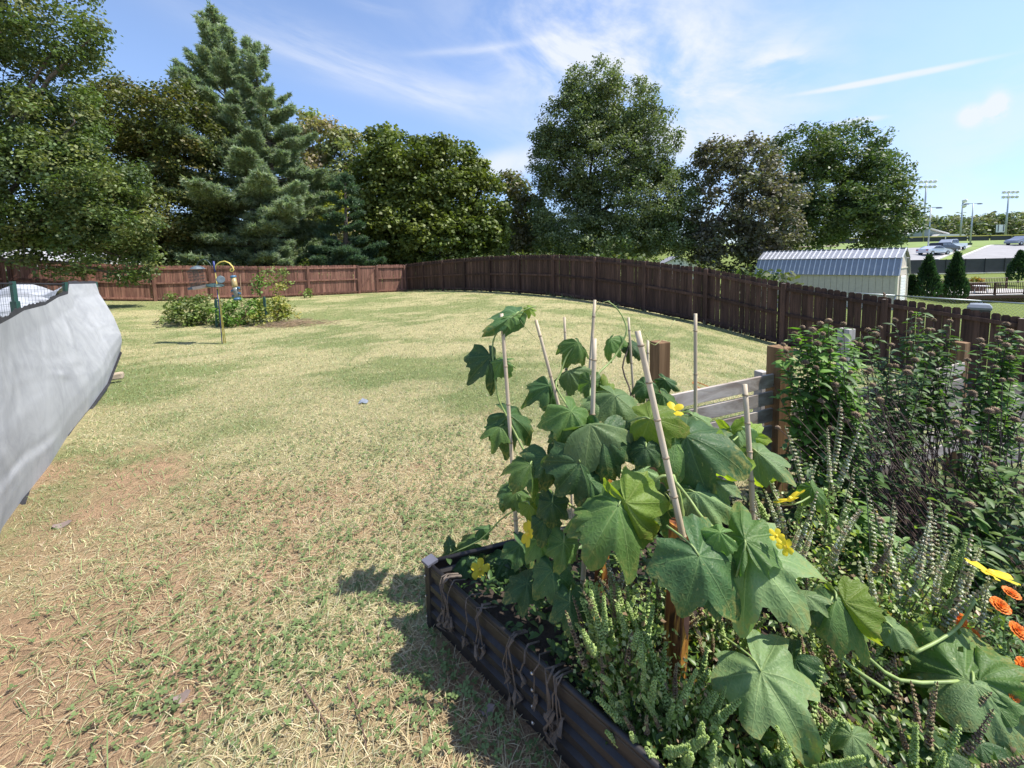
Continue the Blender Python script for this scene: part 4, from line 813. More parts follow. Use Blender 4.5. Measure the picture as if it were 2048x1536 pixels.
tb_('hook',[(-7.682,10.3,1.656),(-7.712,10.3,1.759),(-7.789,10.3,1.86),(-7.88,10.3,1.885),(-7.994,10.3,1.842),(-8.06,10.3,1.741),(-8.088,10.3,1.665)],.010,M_GP)
b=MB(); b.lathe(Vector((-7.62,10.27,1.22)),[(.02,.04),(.19,.0),(.20,-.015),(.02,-.01)],18,Matrix.Rotation(rad(7),3,'X')@Matrix.Rotation(rad(10),3,'Y')); b.build('baffle',M_GP,fp,True)
ds=thing('bird_dish',(-7.338,10.1,1.363),'round grey-blue dish hanging edge-on from the feeder pole','dish'); b=MB(); b.lathe(Vector((-7.338,10.1,1.363)),[(.02,-.02),(.085,-.012),(.095,.012),(.085,.016),(.02,.0)],18,Matrix.Rotation(rad(78),3,'X')@Matrix.Rotation(rad(35),3,'Y')); b.build('dish',M_GREYP,ds,True); b=MB(); b.tube([(-7.477,10.2,1.4),(-7.383,10.15,1.476),(-7.338,10.1,1.439)],.007,5); b.build('hanger',M_GP,ds)
tf=thing('tube_feeder',(-7.154,10.27,0.952),'tube bird feeder with gold seed and blue ports hanging from the yellow hook','bird feeder')
c_=Vector((-7.135,10.27,1.428)); M_SEED=plain('seed_in_clear_tube',(.40,.30,.13),.35,var=.3,scale=60); M_BLUEP=plain('blue_metal',(.05,.13,.21),.4); M_TUBE=plain('smoky_clear_plastic',(.20,.21,.19),.2,var=.3,scale=25)
Rt=Matrix.Rotation(rad(-5.5),3,'Y')
b=MB(); b.tube([Vector((-7.162,10.27,1.569)),c_+Vector((0,0,.02))],.004,4); b.build('hanger',M_GP,tf)
def TL(name,prof,m,dz=0): b=MB(); b.lathe(c_-Rt@Vector((0,0,-dz)),prof,14,Rt); return b.build(name,m,tf,True)
TL('cap',[(.03,.03),(.065,.02),(.07,-.02),(.06,-.03)],M_BLUEP)
TL('seed_tube',[(.058,-.03),(.062,-.20),(.062,-.28)],M_SEED); TL('tube',[(.060,-.281),(.062,-.36),(.062,-.55)],M_TUBE); TL('base',[(.064,-.55),(.085,-.57),(.085,-.60),(.03,-.62)],M_BLUEP)
for zz,s in ((-.30,1),(-.36,-1),(-.44,1),(-.50,-1)):
    b=MB(); o=Rt@Vector((s*.06,0,zz)); b.tube([c_+o,c_+o+Vector((s*.05,-.01,0))],.028,8); po=b.build('port',M_BLUEP,tf); b=MB(); b.tube([c_+o+Vector((s*.02,0,-.04)),c_+o+Vector((s*.09,0,-.04))],.006,5); linkp('perch',b.mesh('perch',M_GP),po,tf)
hf=thing('hopper_feeder',(-8.05,10.32,1.161),'cage bird feeder with a tan wooden tray hanging left of the pole','bird feeder')
c_=Vector((-8.051,10.32,1.148)); M_TAN=plain('tan_wood',(.50,.38,.30),.8,var=.15)
Ry=Matrix.Rotation(rad(-9),3,'Y')
b=MB(); b.box(c_+Vector((.06,0,.02)),(.34,.22,.075),Ry); b.build('tray',M_TAN,hf)
b=MB(); b.box(c_+Vector((-.17,0,.0)),(.14,.2,.06),Ry); b.build('tray_end',M_GREYP,hf)
b=MB()
for k in range(9):
    xx=-.16+k*.035; b.tube([c_+Ry@Vector((xx,-.09,.05)),c_+Ry@Vector((xx*.9,-.09,.48))],.0035,4,False); b.tube([c_+Ry@Vector((xx,.09,.05)),c_+Ry@Vector((xx*.9,.09,.48))],.0035,4,False)
for k in range(6):
    zz=.07+k*.08; b.tube([c_+Ry@Vector((-.16,-.09,zz)),c_+Ry@Vector((.13,-.09,zz)),c_+Ry@Vector((.13,.09,zz)),c_+Ry@Vector((-.16,.09,zz)),c_+Ry@Vector((-.16,-.09,zz))],.0035,4,False)
b.build('cage',M_GP,hf)['kind']='stuff'
b=MB(); b.lathe(c_+Vector((-.02,0,.49)),[(.17,0),(.12,.05),(.02,.09)],12); b.build('roof',M_GREYP,hf)
b=MB(); b.tube([c_+Vector((-.02,0,.57)),Vector((-8.088,10.3,1.665))],.004,4); b.build('hanger',M_GP,hf)
# ------------------------------------------------------------------ bramble patch
BR=[(.15,.21,.05),(.19,.25,.07),(.12,.17,.05),(.24,.27,.10)]; BY=[(.30,.30,.06),(.24,.27,.05),(.34,.30,.09),(.18,.22,.05)]
def bush(label,lobes,cr,dens,per,ln,pal,base,name='bramble_bush',group='bramble bushes behind the feeder pole',canes=16,wid=.36):
    root=thing(name,base,label,'shrub',group); C=lobe_clumps(lobes,dens,cr); zb=base[2]; C=C[C[:,2]>zb+.05]
    g=leafcloud(C,per,cr,ln,pal,.15,.8,wid=wid); ok=np.repeat(g[0].reshape(-1,4,3)[:,:,2].min(1)>zb-.02,4); V=g[0].copy(); V[:,2]=np.maximum(V[:,2],zb+.0); link('foliage',npmesh('foliage',V,g[1],M_LEAF,g[2]),root)['kind']='stuff'
    b=MB()
    for k in range(canes):
        q=Vector(C[random.randrange(len(C))]); p=Vector((base[0]+random.gauss(0,lobes[0][1]*.8),base[1]+random.gauss(0,.2),zb-.05)); limb(b,p,q,.012,.004,.25,4)
    b.build('cane',plain('brown_cane',(.16,.10,.06),.8),root); return root
bush('left part of the bramble patch, pale leaves in sun, left of the feeder pole',[((-11.11,13.6,0.16),0.765,0.391),((-10.657,13.8,0.229),0.714,0.459),((-11.056,13.2,-0.057),0.528,0.330),((-11.828,14,0.636),0.210,0.210)],.2,.36,26,.10,BR,(-10.9,13.6,-.32))
bush('green middle of the bramble patch directly behind the feeder pole',[((-9.112,13.3,0.14),0.682,0.455),((-8.925,13.8,0.193),0.520,0.325),((-9.616,13.4,-0.033),0.406,0.357),((-8.85,14,1.013),0.158,0.315)],.2,.36,26,.10,[(.13,.23,.04),(.17,.28,.06),(.11,.18,.04)],(-9.2,13.4,-.32))
bush('yellowing right part of the bramble patch near the dead brush',[((-8.071,13.6,0.302),0.510,0.408),((-7.585,13.4,0.044),0.335,0.335),((-8.118,13.3,0.001),0.582,0.333),((-8.274,14.1,0.818),0.280,0.210)],.2,.34,24,.09,BY,(-7.9,13.5,-.33))
bush('thin vine climbing the rear fence behind the bramble patch',[((-12.817,21.5,1.3),0.645,0.376),((-12.382,21.4,0.947),0.588,0.374),((-11.524,22.5,0.115),0.165,0.193)],.3,.3,16,.14,BR,(-12.6,21.2,-.2),'fence_vine',None,6)
for u,v0_,v1_,lab in ((431,598,654,'dark steel stake in the brambles just left of the feeder rods'),(528,595,626,'dark steel stake in the right part of the brambles')):
    p=Vector((-9.669,13,0.635)) if u==431 else Vector((-8.084,13,0.684)); q=Vector((-9.716,13,-0.304)) if u==431 else Vector((-8.045,13,0.108)); b=MB(); b.beam(q-Vector((0,0,.1)),p,.045,.045); b.beam(p-Vector((0,0,.3)),p-Vector((0,0,.05)),.08,.03); tag(b.build('stake',M_TP),lab,'stake','stakes in the bramble patch')
b=MB(); b.tube([(-9.151,13.5,1.422),(-9.154,13.5,0.881),(-9.155,13.5,0.337)],.012,5); tag(b.build('cane_stake',plain('old_bamboo',(.34,.22,.13),.8)),'thin brown cane standing upright beside the hanging tube feeder','stake')
# dead brush and runners in front of the brambles
M_STRAW=plain('dead_stems',(.36,.26,.16),.9,var=.3,scale=30)
bp_=thing('brush_pile',(-6.85,12.6,-0.377),'low pile of dead straw-coloured brush right of the brambles','brush pile'); b=MB()
c_=Vector((-7.038,12.8,-0.392)); c_.z=g1(c_.x,c_.y)
for k in range(260):
    x=random.gauss(0,.55); y=random.gauss(0,.22); a_=random.uniform(-.5,.5)+random.choice((0,3.14)); l=random.uniform(.15,.5); p=Vector((c_.x+x,c_.y+y,0)); p.z=g1(p.x,p.y)+random.uniform(.0,.16)*math.exp(-(x/.7)**2); q=p+Vector((math.cos(a_)*l,math.sin(a_)*l,random.uniform(-.05,.08)))
    b.tube([p,(p+q)/2+Vector((0,0,.03)),q],.006,3,False)
b.build('stems',M_STRAW,bp_)['kind']='stuff'; b=MB(); b.box(Vector((-6.601,12.9,-0.353)),(.4,.12,.03),Matrix.Rotation(.3,3,'Z')); b.build('flat_board',M_TAN,bp_)
# little things on the lawn
M_RAG=plain('grey_blue_rag',(.22,.25,.30),.8,var=.3); c_=Vector((-1.837,4.75,0.044)); c_.z=g1(c_.x,c_.y)
V=[];m_=9
for i in range(m_):
    for j in range(m_): x=(i/(m_-1)-.5); y=(j/(m_-1)-.5); V.append((c_.x+x*.11,c_.y+y*.08,c_.z+.012+.045*max(0,1-3.2*(x*x+y*y))*(.6+.7*random.random())))
b=MB(); b.add(V,[(i*m_+j,(i+1)*m_+j,(i+1)*m_+j+1,i*m_+j+1) for i in range(m_-1) for j in range(m_-1)]); tag(b.build('rag',M_RAG,None,True),'small crumpled blue-grey rag on the open lawn','rag')
b=MB(); b.tube([(2.104,4.6,0.212),(2.131,4.62,0.23),(2.215,4.5,0.212),(2.242,4.35,0.214),(2.22,4.2,0.242)],.006,5); b.tube([(2.104,4.6,0.212),(2.099,4.4,0.212),(2.085,4.2,0.233)],.006,5); tag(b.build('garden_cord',plain('orange_cord',(.62,.20,.05),.5)),'orange cord lying on the grass beyond the slatted fence','cord')
M_DLEAF=plain('dead_leaf',(.20,.15,.13),.8,var=.3)
for lab,(u,v),s in (('curled grey-brown dead leaf on the ground beside the raised bed',(973,1428),.03),('pale dead leaf among the clover at the lower left',(362,1398),.03),('dark fallen leaf near the bottom corner of the shade cloth',(122,1052),.05)):
    c_=None
    for q in ((973,(-0.129,1.363,0)),(362,(-1.341,1.437,0)),(122,(-3.032,2.523,0))):
        if q[0]==u: c_=Vector(q[1])
    b=MB(); pts=[(math.cos(a_)*s*(1+.3*math.sin(3*a_)),math.sin(a_)*s*.75,.012+.012*math.sin(2*a_)) for a_ in np.linspace(0,6.283,11)[:-1]]
    b.add([c_+Vector((0,0,.018))]+[c_+Vector(p) for p in pts],[(0,i+1,(i+1)%10+1) for i in range(10)]); tag(b.build('dead_leaf',M_DLEAF),lab,'dead leaf')
b=MB()
for P in ([(-0.696,1.47,-0.171),(-0.636,1.4,-0.168),(-0.587,1.33,-0.171),(-0.538,1.25,-0.185)],[(-0.909,1.49,-0.168),(-0.774,1.38,-0.16),(-0.682,1.3,-0.175)]):
    P=[Vector(p) for p in P]
    for p in P: p.z=.015
    b.tube(P,[.0034,.003,.0026,.002],5)
tag(b.build('fallen_twig',plain('dark_twig',(.16,.10,.07),.9)),'dark fallen twigs on the bare ground at the bottom, left of the raised bed','twig')
# ------------------------------------------------------------------ slatted garden fence
M_WEATH=wood('weathered_board',(.26,.21,.175),(.52,.47,.42),(14,1,1),2.0,.85,.3,.7); M_POSTW=wood('treated_pine_post',(.15,.085,.04),(.34,.21,.11),(1,1,14),2.6,.85,.25,.8); M_POSTG=wood('grey_weathered_post',(.36,.33,.30),(.5,.47,.43),(1,1,14),2.4,.8,.2)
sf=thing('slat_fence',(1.3,2.6,0),'low garden fence of weathered grey horizontal slats on timber posts','fence')
def bev(o,w=.004): m=o.modifiers.new('bevel','BEVEL'); m.width=w; m.segments=2; m.limit_method='ANGLE'
def tpost(x,y,z1,w,m,yaw,z0=-.35):
    b=MB(); b.box((x,y,(z0+z1)/2),(w,w,z1-z0),Matrix.Rotation(yaw,3,'Z')); o=b.build('post',m,sf); bev(o); return o
A=Vector((0.932,2.5,1.166)); B=Vector((1.845,2.72,1.066)); D=Vector((3.813,3.35,0.925)); Cp=Vector((2.873,3.4,1.053))
tpost(A.x,A.y,A.z,.089,M_POSTW,.35); tpost(B.x,B.y,B.z,.11,M_POSTW,.28); tpost(D.x,D.y,D.z,.085,M_POSTW,.35); tpost(Cp.x,Cp.y,Cp.z,.09,M_POSTG,.35)
E_p=Vector((1.9,3,0.813)); tpost(E_p.x,E_p.y,E_p.z,.07,M_POSTG,.3)
def slats(p,q,z,n,pitch,h=.089,slope=0.):
    pass
    for k in range(n):
        zz=z-h/2-k*pitch; b=MB(); b.beam((p[0],p[1],zz),(q[0],q[1],zz+slope),.019,h); o=b.build('slat',M_WEATH,sf); bev(o,.003)
pA=(0.955,2.46,0.684); pB=(1.844,2.72,0.722); zt=Vector((0.959,2.46,0.824)).z
slats((pA[0],pA[1]+.0),(pB[0]+.0,pB[1]+.0),zt,6,.122,.092,Vector((1.824,2.72,0.883)).z-zt)
p1=(2.005,2.8,0.609); p2=(3.794,3.3,0.765); slats(p1[:2],p2[:2],p1[2],6,.135,.092,p2[2]-p1[2])
p1=(3.847,3.3,0.47); p2=(5.144,3.55,0.588); slats(p1[:2],p2[:2],p1[2],6,.125,.092,p2[2]-p1[2])
# ------------------------------------------------------------------ raised metal bed
t=NT('dark_brown_metal'); n1=t.noise(14,5,.6,t.coord('Object')); t.base(t.mix(t.ramp(n1,.35,.75),(.026,.023,.023),(.042,.038,.037))); t.b.inputs['Roughness'].default_value=.45; t.b.inputs['Metallic'].default_value=.15; M_BED=t.m
M_DIRT=plain('dark_potting_soil',(.045,.032,.024),.98,var=.4,scale=40,bump=.8); M_STEEL=plain('bright_bolt',(.6,.6,.6),.3,.9)
rb_=thing('raised_bed',(.9,1.4,0),'dark corrugated metal raised bed in the lower middle, dried vines over its edge','raised bed')
HB=.30
def wallpanel(a_,c_):
    a_=Vector((*a_,0)); c_=Vector((*c_,0)); d=(c_-a_).normalized(); n=Vector((d.y,-d.x,0)); prof=[]
    zz=[0,.012,.03,.05,.06,.085,.095,.115,.125,.15,.16,.18,.19,.215,.225,.245,.26,.285,.30]; oo=[.0,.0,.0,.0,.016,.016,0,0,.016,.016,0,0,.016,.016,0,0,.012,.012,.006]
    b=MB(); V=[]
    for p in (a_,c_):
        for z,o in zip(zz,oo): V.append(p+n*o+Vector((0,0,z)))
        for z,o in zip(zz[::-1],oo[::-1]): V.append(p+n*(o-.004)+Vector((0,0,z)))
    k=len(zz)*2; b.add(V,[(i,(i+1)%k,k+(i+1)%k,k+i) for i in range(k)]+[tuple(range(k-1,-1,-1)),tuple(range(k,2*k))]); o=b.build('side_panel',M_BED,rb_)
    b=MB(); b.tube([a_+Vector((0,0,HB+.004))+n*.006,c_+Vector((0,0,HB+.004))+n*.006],.011,8); b.build('rim',M_BED,rb_,True)
    L_=(c_-a_).length; m_=max(2,int(L_/.55))
    for s in range(1,m_):
        for z in (.04,.105,.17,.235):
            q=a_+d*(L_*s/m_)+n*.006+Vector((0,0,z)); b=MB(); b.lathe(q,[(.0065,-.001),(.0065,.004),(.003,.007)],7,n.to_track_quat('Z','Y').to_matrix()); b.build('bolt',M_STEEL,rb_)
for i in range(4): wallpanel(BED[i],BED[(i+1)%4])
for i,(x,y) in enumerate(BED):
    b=MB(); b.tube([(x,y,0),(x,y,HB+.012)],.026,8); o=b.build('corner_post',M_BED,rb_)
    b=MB(); b.box((x,y,HB+.016),(.055,.055,.012),Matrix.Rotation(.8,3,'Z')); linkp('corner_cap',b.mesh('corner_cap',plain('grey_cap',(.10,.10,.125),.5)),o,rb_)
    for z in (.06,.16,.26): b=MB(); q=Vector((x-.018,y-.02,z)); b.lathe(q,[(.005,0),(.005,.005),(.002,.007)],7,Vector((-.6,-.8,0)).to_track_quat('Z','Y').to_matrix()); b.build('bolt',M_STEEL,rb_)
V=[];nn=26
for i in range(nn+1):
    for j in range(nn+1):
        u,v=i/nn,j/nn; q=[(1-u)*(1-v)*BED[0][k]+u*(1-v)*BED[1][k]+u*v*BED[2][k]+(1-u)*v*BED[3][k] for k in (0,1)]; V.append((q[0],q[1],.2+.03*float(fbm(np.array([q[0]*9]),np.array([q[1]*9]),3)[0])))
b=MB(); b.add(V,[(i*(nn+1)+j,(i+1)*(nn+1)+j,(i+1)*(nn+1)+j+1,i*(nn+1)+j+1) for i in range(nn) for j in range(nn)]); b.build('soil',M_DIRT,rb_,True)
# bamboo stakes, every one a thing
t=NT('bamboo'); n1=t.noise(9,5,.6,t.coord('Object',(1,1,.15))); t.base(t.mix(t.ramp(n1,.3,.7),(.42,.33,.22),(.60,.50,.36))); t.b.inputs['Roughness'].default_value=.6; M_BAM=t.m
M_NODE=plain('bamboo_node',(.33,.25,.16),.7)
def bamboo(label,p,q,r,nodes):
    p,q=Vector(p),Vector(q); o=thing('bamboo_stake',q[:],label,'stake','bamboo stakes in the raised bed'); n=12
    w=Vector((random.gauss(0,.004),random.gauss(0,.004),0)); pts=[q.lerp(p,i/n)+w*math.sin(i/n*3.1) for i in range(n+1)]; b=MB(); b.tube(pts,[r*(1.06-.1*i/n) for i in range(n+1)],9); b.build('cane',M_BAM,o,True)
    d=(p-q).normalized()
    for k in range(nodes):
        f=(k+.6)/nodes; c=q.lerp(p,f)+w*math.sin(f*3.1); b=MB(); b.tube([c-d*.004,c-d*.0012,c+d*.0012,c+d*.004],[r*1.02,r*1.22,r*1.22,r*1.02],9,False); b.build('node',M_NODE,o,True)
def ext(p,q,z=.18):
    """carry a stake's line on down to the soil"""
    p,q=Vector(p),Vector(q); return q if q.z<=z else p+(q-p)*((z-p.z)/(q.z-p.z))
ST=[('leftmost bamboo stake, climbed by drooping leaves, leaning slightly right',(-0.053,1.92,1.443),(0,1.78,0.308),.0095,7),
 ('second bamboo stake from the left, leaning to the right',(0.118,2,1.396),(0.241,1.95,0.898),.0085,6),
 ('thin upright bamboo stake, third from the left',(0.282,2.15,1.386),(0.292,2.1,0.872),.007,6),
 ('tallest thin bamboo stake, its tip above all the others',(0.437,2.1,1.481),(0.377,2,0.975),.0085,6),
 ('thicker short bamboo stake just in front of the tallest one',(0.362,1.75,1.346),(0.331,1.7,0.971),.0105,5),
 ('thin bamboo stake right of the two central ones, behind the leaves',(0.615,2.1,1.384),(0.643,2.05,0.788),.0065,7),
 ('thickest nearest bamboo stake, leaning, running down to the stained post',(0.436,1.38,1.444),(0.568,1.25,0.692),.0108,6),
 ('thin bamboo stake standing just left of the timber fence post',(0.753,2.2,1.24),(0.714,2.1,0.652),.0075,6),
 ('lone upright bamboo stake against the lawn, right of the timber post',(0.877,1.9,1.426),(0.868,1.85,0.821),.0085,6),
 ('knobbly bamboo stake farthest to the right in front of the slats',(0.957,1.62,1.167),(0.932,1.5,0.616),.0105,9)]
for lab,p,q,r,nd in ST: bamboo(lab,p,q if 'thickest' in lab else ext(p,q),r,nd)
t=NT('stained_post'); v=t.coord('Object',(5,5,.9)); n1=t.noise(5,6,.6,v,.6); n2=t.noise(2.2,5,.6,t.coord('Object',(7,7,1.4)),1.); c=t.mix(t.ramp(n1,.42,.55),(.06,.02,.011),(.19,.065,.022)); c=t.mix(t.ramp(n2,.50,.58),c,(.50,.235,.05)); t.base(c); t.b.inputs['Roughness'].default_value=.45; t.bump(n1,.6,.006); M_STAIN=t.m
def stained(label,p,q,w,yaw):
    p,q=Vector(p),Vector(q); b=MB(); n=10; o=thing('stained_post',q[:],label,'post','stained posts in the raised bed')
    for i in range(n+1):
        c=q.lerp(p,i/n); Rz=Matrix.Rotation(yaw,3,'Z'); k=12
        for j in range(k):
            a_=6.283*j/k; s=w*(.5/max(abs(math.cos(a_)),abs(math.sin(a_))))*(.86+.09*random.random()); b.v.append(tuple(c+Rz@Vector((math.cos(a_)*s,math.sin(a_)*s,0))))
    b.f=[(i*12+j,i*12+(j+1)%12,(i+1)*12+(j+1)%12,(i+1)*12+j) for i in range(n) for j in range(12)]+[tuple(range(n*12,n*12+12))]; b.build('shaft',M_STAIN,o)
    b=MB(); f=q.lerp(p,.55)+Vector((.012,-w*.52,0)); b.add([f+Vector((0,0,.10)),f+Vector((.012,-.004,0)),f+Vector((.006,-.006,-.10)),f+Vector((-.008,-.003,-.04))],[(0,1,2,3)]); b.build('splinter',plain('raw_split_wood',(.40,.17,.10),.8),o)
stained('rusty brown stained post in front, holding up the nearest thick bamboo stake',(0.569,1.31,0.783),ext((0.569,1.31,0.783),(0.538,1.28,0.142)),.076,.5)
stained('second stained brown post, half hidden among the large leaves',(0.406,1.72,0.81),ext((0.406,1.72,0.81),(0.369,1.68,0.1)),.06,.4)
# ------------------------------------------------------------------ climbing gourd with big lobed leaves
def leaf_material(name,c1,c2,vein,tcol,transl,rough=.5,spec=.28):
    t=NT(name); uv=t.n('ShaderNodeUVMap',uv_map='uv').outputs[0]; sx=t.n('ShaderNodeSeparateXYZ'); t.l(uv,sx.inputs[0]); x,y=sx.outputs[0],sx.outputs[1]
    m=None; m2=None
    for a in (0,56,-56,112,-112):
        c,s=math.cos(rad(a)),math.sin(rad(a)); al=t.math('ADD',t.math('MULTIPLY',x,c),t.math('MULTIPLY',y,s)); pe=t.math('ABSOLUTE',t.math('SUBTRACT',t.math('MULTIPLY',y,c),t.math('MULTIPLY',x,s)))
        w=t.math('MULTIPLY',t.math('SUBTRACT',1.05,al,clamp=True),.021); k=t.math('MULTIPLY',t.math('SUBTRACT',1.,t.math('DIVIDE',pe,t.math('ADD',w,.004)),clamp=True),t.math('GREATER_THAN',al,0.))
        m=k if m is None else t.math('MAXIMUM',m,k)
        # side veins leave the main one at an angle
        q=t.math('FRACT',t.math('MULTIPLY',t.math('SUBTRACT',al,t.math('MULTIPLY',pe,.85)),5.2)); sv=t.math('SUBTRACT',1.,t.math('MULTIPLY',t.math('ABSOLUTE',t.math('SUBTRACT',q,.5)),22.),clamp=True)
        sv=t.math('MULTIPLY',sv,t.math('MULTIPLY',t.math('LESS_THAN',pe,t.math('MULTIPLY',al,.5)),t.math('GREATER_THAN',al,.12))); m2=sv if m2 is None else t.math('MAXIMUM',m2,sv)
    n1=t.noise(3.1,5,.6,uv); vo=t.n('ShaderNodeTexVoronoi',feature='DISTANCE_TO_EDGE'); vo.inputs['Scale'].default_value=13; t.l(uv,vo.inputs['Vector']); cell=t.math('MULTIPLY',vo.outputs['Distance'],4.,clamp=True)
    c=t.mix(t.ramp(n1,.3,.7),c1,c2); c=t.mix(t.math('MULTIPLY',m2,.35),c,vein); c=t.mix(t.math('MULTIPLY',m,.85),c,vein); c=t.mix(t.math('MULTIPLY',t.math('SUBTRACT',1.,cell),.18),c,vein)
    k=t.math('ADD',t.math('MULTIPLY',t.rnd(),.6),.66); cc=t.n('ShaderNodeCombineColor')
    for i in range(3): t.l(k,cc.inputs[i])
    c=t.mix(1.,c,cc.outputs[0],'MULTIPLY'); vn2=t.noise(11,4,.6,uv); c=t.mix(t.math('MULTIPLY',t.ramp(vn2,.62,.70),.6),c,(.33,.33,.13)); vn3=t.noise(26,3,.5,uv); c=t.mix(t.math('MULTIPLY',t.ramp(vn3,.70,.74),.8),c,(.24,.17,.07)); rl=t.math('SQRT',t.math('ADD',t.math('MULTIPLY',x,x),t.math('MULTIPLY',y,y))); c=t.mix(t.math('MULTIPLY',t.math('MULTIPLY',t.ramp(rl,.55,1.),t.ramp(vn2,.42,.62)),.6),c,(.34,.30,.09))
    t.base(c); t.b.inputs['Roughness'].default_value=rough; t.b.inputs['Specular IOR Level'].default_value=spec
    h=t.math('ADD',t.math('MULTIPLY',cell,.35),t.math('SUBTRACT',t.math('MULTIPLY',n1,.6),t.math('ADD',t.math('MULTIPLY',m,.7),t.math('MULTIPLY',m2,.22)))); bn=t.bump(h,.5,.004)
    tr=t.n('ShaderNodeBsdfTranslucent'); t.l(t.mix(1.,c,tcol,'MULTIPLY'),tr.inputs[0]); t.l(bn,tr.inputs[1])
    ms=t.n('ShaderNodeMixShader'); ms.inputs[0].default_value=transl; t.l(t.b.outputs[0],ms.inputs[1]); t.l(tr.outputs[0],ms.inputs[2]); tp_=t.n('ShaderNodeBsdfTransparent'); m3=t.n('ShaderNodeMixShader'); vh=t.noise(9.5,1,.4,uv); t.l(t.math('GREATER_THAN',vh,.775),m3.inputs[0]); t.l(ms.outputs[0],m3.inputs[1]); t.l(tp_.outputs[0],m3.inputs[2]); t.l(m3.outputs[0],t.o.inputs[0]); return t.m
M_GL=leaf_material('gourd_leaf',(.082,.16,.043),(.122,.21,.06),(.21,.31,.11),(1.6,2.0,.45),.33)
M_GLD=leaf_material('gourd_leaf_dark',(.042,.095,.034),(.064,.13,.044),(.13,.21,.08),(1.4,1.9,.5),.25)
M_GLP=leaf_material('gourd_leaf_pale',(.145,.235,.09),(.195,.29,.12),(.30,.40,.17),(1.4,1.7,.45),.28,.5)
M_GLY=leaf_material('gourd_leaf_bright',(.18,.28,.045),(.24,.35,.06),(.36,.44,.12),(1.7,1.7,.35),.45)  # brightest yellow-green copy of the leaf, most translucent
def outline(a,seed,lob):
    r=0
    for c,l,w in ((0,1.,.66),(.98,.90,.60),(-.98,.90,.60),(1.96,.80,.64),(-1.96,.80,.64)):
        d=abs((a-c+math.pi)%(2*math.pi)-math.pi); r=max(r,l*math.exp(-(d/w)**2*lob))
    b0=.80-.15*lob; base=b0*(1-.9*max(0,(abs(a)-2.55)/.6)**1.4) if abs(a)>2.55 else b0
    r=max(r,base) if abs(a)<2.6 else base
    return max(.05,r*(1+.035*math.sin(a*19+seed)+.03*math.sin(a*31+seed*2)+.07*math.sin(a*3+seed*1.7)+.05*math.sin(a*7+seed*3.1)))
def gourd_leaf(root,spec,m,fold=.25,curl=.35,wave=.06,lob=1.0,seed=0,asp=1.):
    """spec=(petiole point, tip direction, upper-side normal, midrib length)"""
    p,tv,nv,Lg=spec; tv=Vector(tv).normalized(); nv=Vector(nv); nv=(nv-tv*nv.dot(tv)).normalized(); sv=nv.cross(tv); p=Vector(p)
    na,nr=56,9; V=[];UV=[]; rr=random.Random(seed*13+5)
    ph=[rr.uniform(0,6.28) for _ in range(6)]
    for j in range(nr+1):
        for i in range(na):
            a=-math.pi+2*math.pi*i/na; f=(j/nr); r=outline(a,ph[0],lob)*f; x,y=r*math.cos(a),r*math.sin(a)*asp
            z=-.20*(x*x+y*y)-fold*abs(y)**1.25*1.1 - curl*max(0,x)**2*.6 - curl*.25*max(0,-x)**2 + wave*r*r*math.sin(a*5+ph[1])+wave*.5*r*math.sin(a*9+ph[2])+.03*math.sin(x*7+ph[3])*math.sin(y*8+ph[4])+.014*f*math.sin(x*17+ph[5])*math.sin(y*19+ph[3])
            for va in (0,.98,-.98,1.96,-1.96):
                d=abs((a-va+math.pi)%(2*math.pi)-math.pi); z-=.022*f*math.exp(-(d/.10)**2)-.018*f*math.exp(-((d-.42)/.25)**2)
            bx=x; 
            if curl>0 and x>0: k=curl*1.1; bx=math.sin(k*x)/k if k>1e-3 else x
            V.append(p+(tv*bx+sv*y*(1-.18*fold*abs(y))+nv*z)*Lg); UV.append((x,y))
    Fc=[]
    for j in range(nr):
        for i in range(na): Fc.append((j*na+i,j*na+(i+1)%na,(j+1)*na+(i+1)%na,(j+1)*na+i))
    me=npmesh('leaf',np.array([tuple(v) for v in V]),np.array(Fc)[:,::-1] if False else np.array(Fc),m,None,np.array(UV),True)
    return link('leaf',me,root)
gv=thing('gourd_vine',(.35,1.65,.22),'climbing gourd vine with big lobed leaves and yellow flowers on the bamboo stakes','climbing plant')
G_,Dk,Pl,Brt=M_GL,M_GLD,M_GLP,M_GLY
